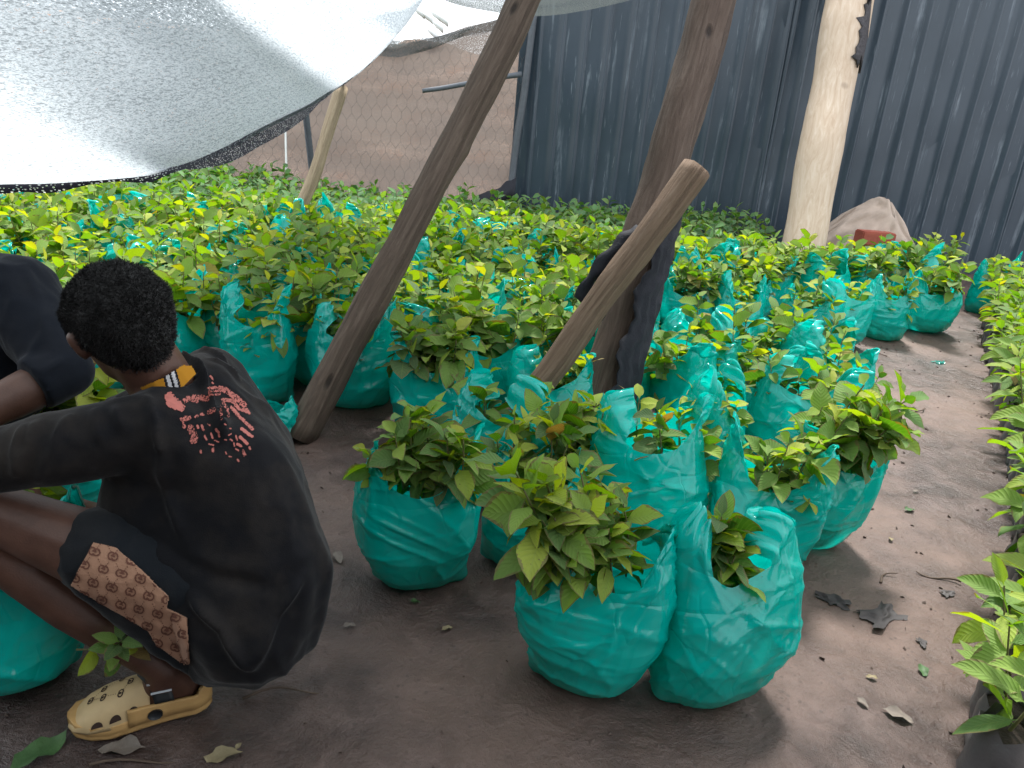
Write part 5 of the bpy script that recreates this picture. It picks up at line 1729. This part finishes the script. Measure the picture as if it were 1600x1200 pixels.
# ---------------------------------------------------------------- litter on the mud
def curl_leaf(seed, L, W, curl):
    R = random.Random(seed)
    V, UV = leaf_geo(R, (0, 0, .004), 0, .10, L, W, curl, 9, 5, .35, .16)
    V = V.copy(); V[:, 2] = np.abs(V[:, 2]) + .003
    V[:, 0] -= L/2
    return V, UV
LITTER = [  # px, py, kind, size, turn, label
 (348, 1180, 'dry', .075, 200, 'pale crumpled dry leaf on the mud at the bottom edge near the clog'),
 (372, 1164, 'dry', .022, 250, 'tiny pale leaf scrap just above the crumpled dry leaf at the bottom'),
 (698, 988, 'dry', .035, 40, 'small yellowish leaf on the mud left of the foremost bags'),
 (648, 943, 'green', .030, 10, 'small dark green leaf fallen under the round bag'),
 (60, 1178, 'green', .12, 60, 'long dark green fallen leaf at the bottom left corner'),
 (528, 870, 'grey', .06, 300, 'flat grey dead leaf right of the squatting back'),
 (545, 980, 'grey', .035, 20, 'small grey dead leaf on the dark mud below the round bag'),
 (190, 1168, 'grey', .09, 190, 'withered grey leaf on the dark mud beneath the clog'),
 (1392, 842, 'dry', .030, 70, 'small pale leaf on the path right of the tipping bag'),
 (1440, 1054, 'green', .050, 260, 'pale green leaf lying flat by the lowest potted seedling'),
 (1360, 1066, 'dry', .030, 160, 'small yellow and green leaf scrap low on the path'),
 (1345, 1105, 'grey', .035, 300, 'grey curled leaf at the bottom of the path'),
 (1400, 1125, 'grey', .07, 330, 'pale decayed leaf print at the lower right of the path'),
 (1385, 645, 'dry', .025, 0, 'tiny cream scrap of leaf in the middle of the path'),
 (1420, 800, 'green', .05, 20, 'dull green leaf trodden into the path beside the tipping bag'),
 (1300, 940, 'scrap', .09, 150, 'torn grey-black polythene strip on the path right of the foremost bag'),
 (1375, 965, 'scrap', .12, 30, 'largest scrap of black polythene lying in the middle of the path'),
 (1440, 1010, 'scrap', .035, 80, 'small upright black polythene scrap near the potted seedlings'),
 (1480, 930, 'scrap', .045, 20, 'small black scrap at the edge of the potted bed'),
 (1430, 770, 'grey', .03, 20, 'small brown leaf bit on the upper path by the bed'),
 (1468, 566, 'teal', .075, 10, 'shred of teal plastic lying on the far part of the path'),
]
for i, (x, y, kind, L, rz, lab) in enumerate(LITTER):
    g = G(x, y); z = float(ground_z(g.x, g.y))
    if kind in ('dry', 'green', 'grey'):
        V, UV = curl_leaf(i, L, L*.45, .5 if kind == 'grey' else .8)
        o = part('fallen_leaf', V, grid_faces(9, 5), {'dry': M_DRYLEAF, 'green': M_FALLEN, 'grey': M_GREYLEAF}[kind], uv=UV); cat = 'leaf'
    else:
        n = 14; V = []
        for a in range(n):
            for b in range(n):
                u, v = a/(n-1)-.5, b/(n-1)-.5
                V.append((u*L*(1+.3*float(vn(v*6, i))), v*L*.6*(1+.4*float(vn(u*6, i+3))), .004 + L*.09*max(0, float(ridge(vn(u*2.6+i, v*2.2))))))
        o = part('plastic_scrap', V, grid_faces(n, n), M_BAG if kind == 'teal' else M_SCRAP, smooth=False); cat = 'plastic scrap'
    o.location = (g.x, g.y, z); o.rotation_euler = (0, 0, math.radians(rz)); tag(o, lab, cat)
TW = [(1345, 575, .16, 100, 'thin dark twig on the far path below the far row of bags'), (1320, 612, .13, 5, 'short twig lying level on the path beside the glossy bag'), (1372, 553, .10, 150, 'dark curved twig near the far row of bags'),
      (1440, 640, .10, 30, 'little twig on the path close to the potted bed'), (1465, 905, .12, 150, 'twig pointing at the potted bed low on the path'), (1385, 900, .08, 30, 'bent twig above the black polythene'), (440, 1080, .16, 15, 'dark twig on the mud right of the clog'), (230, 1185, .20, 20, 'long thin twig at the bottom left by the fallen leaf')]
for i, (x, y, L, rz, lab) in enumerate(TW):
    g = G(x, y); z = float(ground_z(g.x, g.y))
    pts = [Vector((L*(t-.5), .012*math.sin(t*5+i), .006 + .006*math.sin(t*4+i*2))) for t in np.linspace(0, 1, 9)]
    V, F, UV = tube_np(pts, [.0034-.0018*t for t in np.linspace(0, 1, 9)], 6, True, i, .3)
    o = part('twig', V, F, M_TWIG); o.location = (g.x, g.y, z); o.rotation_euler = (0, 0, math.radians(rz)); tag(o, lab, 'twig')
# crumbs of soil, leaf bits and grit: uncountable
def crumbs():
    R = random.Random(44); mb = MB()
    for _ in range(1300):
        x, y = R.uniform(-1.4, 3.6), R.uniform(.85, 6.2)
        if inside((x, y), BEDPOLY): continue
        s = R.uniform(.002, .0075)*(1.6 if R.random() < .08 else 1); z = float(ground_z(x, y))
        c = Vector((x, y, z + s*.3)); ax = [Vector((R.uniform(-1, 1), R.uniform(-1, 1), R.uniform(-.6, .6))).normalized() for _ in range(3)]
        V = [c + ax[0]*s*1.6, c - ax[0]*s*1.4, c + ax[1]*s, c - ax[1]*s*1.1, c + Vector((0, 0, s*.7)), c - Vector((0, 0, s*.7))]
        mb.add(V, [(0, 2, 4), (2, 1, 4), (1, 3, 4), (3, 0, 4), (2, 0, 5), (1, 2, 5), (3, 1, 5), (0, 3, 5)])
    o = mb.build('soil_crumbs', M_CRUMB, smooth=False); tag(o, 'soil crumbs and grit strewn over the mud', 'soil', kind='stuff')
M_CRUMB = mat_plain('soil_crumb', (.085, .060, .050), .9, .6, 9, .3)
crumbs()

# ---------------------------------------------------------------- light
w = bpy.data.worlds.new('World'); scene.world = w; w.use_nodes = True
nt = w.node_tree; nt.nodes.clear()
out = nt.nodes.new('ShaderNodeOutputWorld'); bg = nt.nodes.new('ShaderNodeBackground')
sky = nt.nodes.new('ShaderNodeTexSky'); sky.sky_type = 'NISHITA'; sky.sun_disc = False
SUN_EL, SUN_AZ = math.radians(60), math.radians(14)      # azimuth clockwise from +Y (beyond the fence, to the right)
sky.sun_elevation = SUN_EL; sky.sun_rotation = SUN_AZ; sky.air_density = 1.0; sky.dust_density = 3.0
tc = nt.nodes.new('ShaderNodeTexCoord'); nz = nt.nodes.new('ShaderNodeTexNoise'); nz.inputs['Scale'].default_value = 2.2; nz.inputs['Detail'].default_value = 6
rp = nt.nodes.new('ShaderNodeValToRGB'); rp.color_ramp.elements[0].position = .25; rp.color_ramp.elements[1].position = .6
rp.color_ramp.elements[0].color = (.72, .72, .72, 1); rp.color_ramp.elements[1].color = (1, 1, 1, 1)
mx = nt.nodes.new('ShaderNodeMix'); mx.data_type = 'RGBA'; mx.inputs[7].default_value = (11.5, 12.2, 13.0, 1)
nt.links.new(tc.outputs['Generated'], nz.inputs['Vector']); nt.links.new(nz.outputs['Fac'], rp.inputs['Fac'])
nt.links.new(rp.outputs['Color'], mx.inputs[0]); nt.links.new(sky.outputs['Color'], mx.inputs[6])
nt.links.new(mx.outputs[2], bg.inputs['Color']); bg.inputs['Strength'].default_value = .10
nt.links.new(bg.outputs[0], out.inputs['Surface'])
sd = bpy.data.lights.new('sun', 'SUN'); sd.energy = 4.0; sd.angle = math.radians(9); sd.color = (1.0, .965, .91)
so = bpy.data.objects.new('sun', sd); COL.objects.link(so)
dirv = Vector((math.sin(SUN_AZ)*math.cos(SUN_EL), math.cos(SUN_AZ)*math.cos(SUN_EL), math.sin(SUN_EL)))
so.rotation_euler = dirv.to_track_quat('Z', 'Y').to_euler(); so.location = (4, 6, 8)

scene.view_settings.view_transform = 'Standard'; scene.view_settings.look = 'None'
scene.view_settings.exposure = 0.92; scene.view_settings.gamma = 1.0
scene.render.engine = 'CYCLES'
c = scene.cycles
c.max_bounces = 8; c.diffuse_bounces = 3; c.glossy_bounces = 3; c.transmission_bounces = 4; c.transparent_max_bounces = 12
c.use_denoising = True
try: c.denoiser = 'OPENIMAGEDENOISE'
except Exception: pass
c.sample_clamp_indirect = 6.0; c.caustics_reflective = False; c.caustics_refractive = False
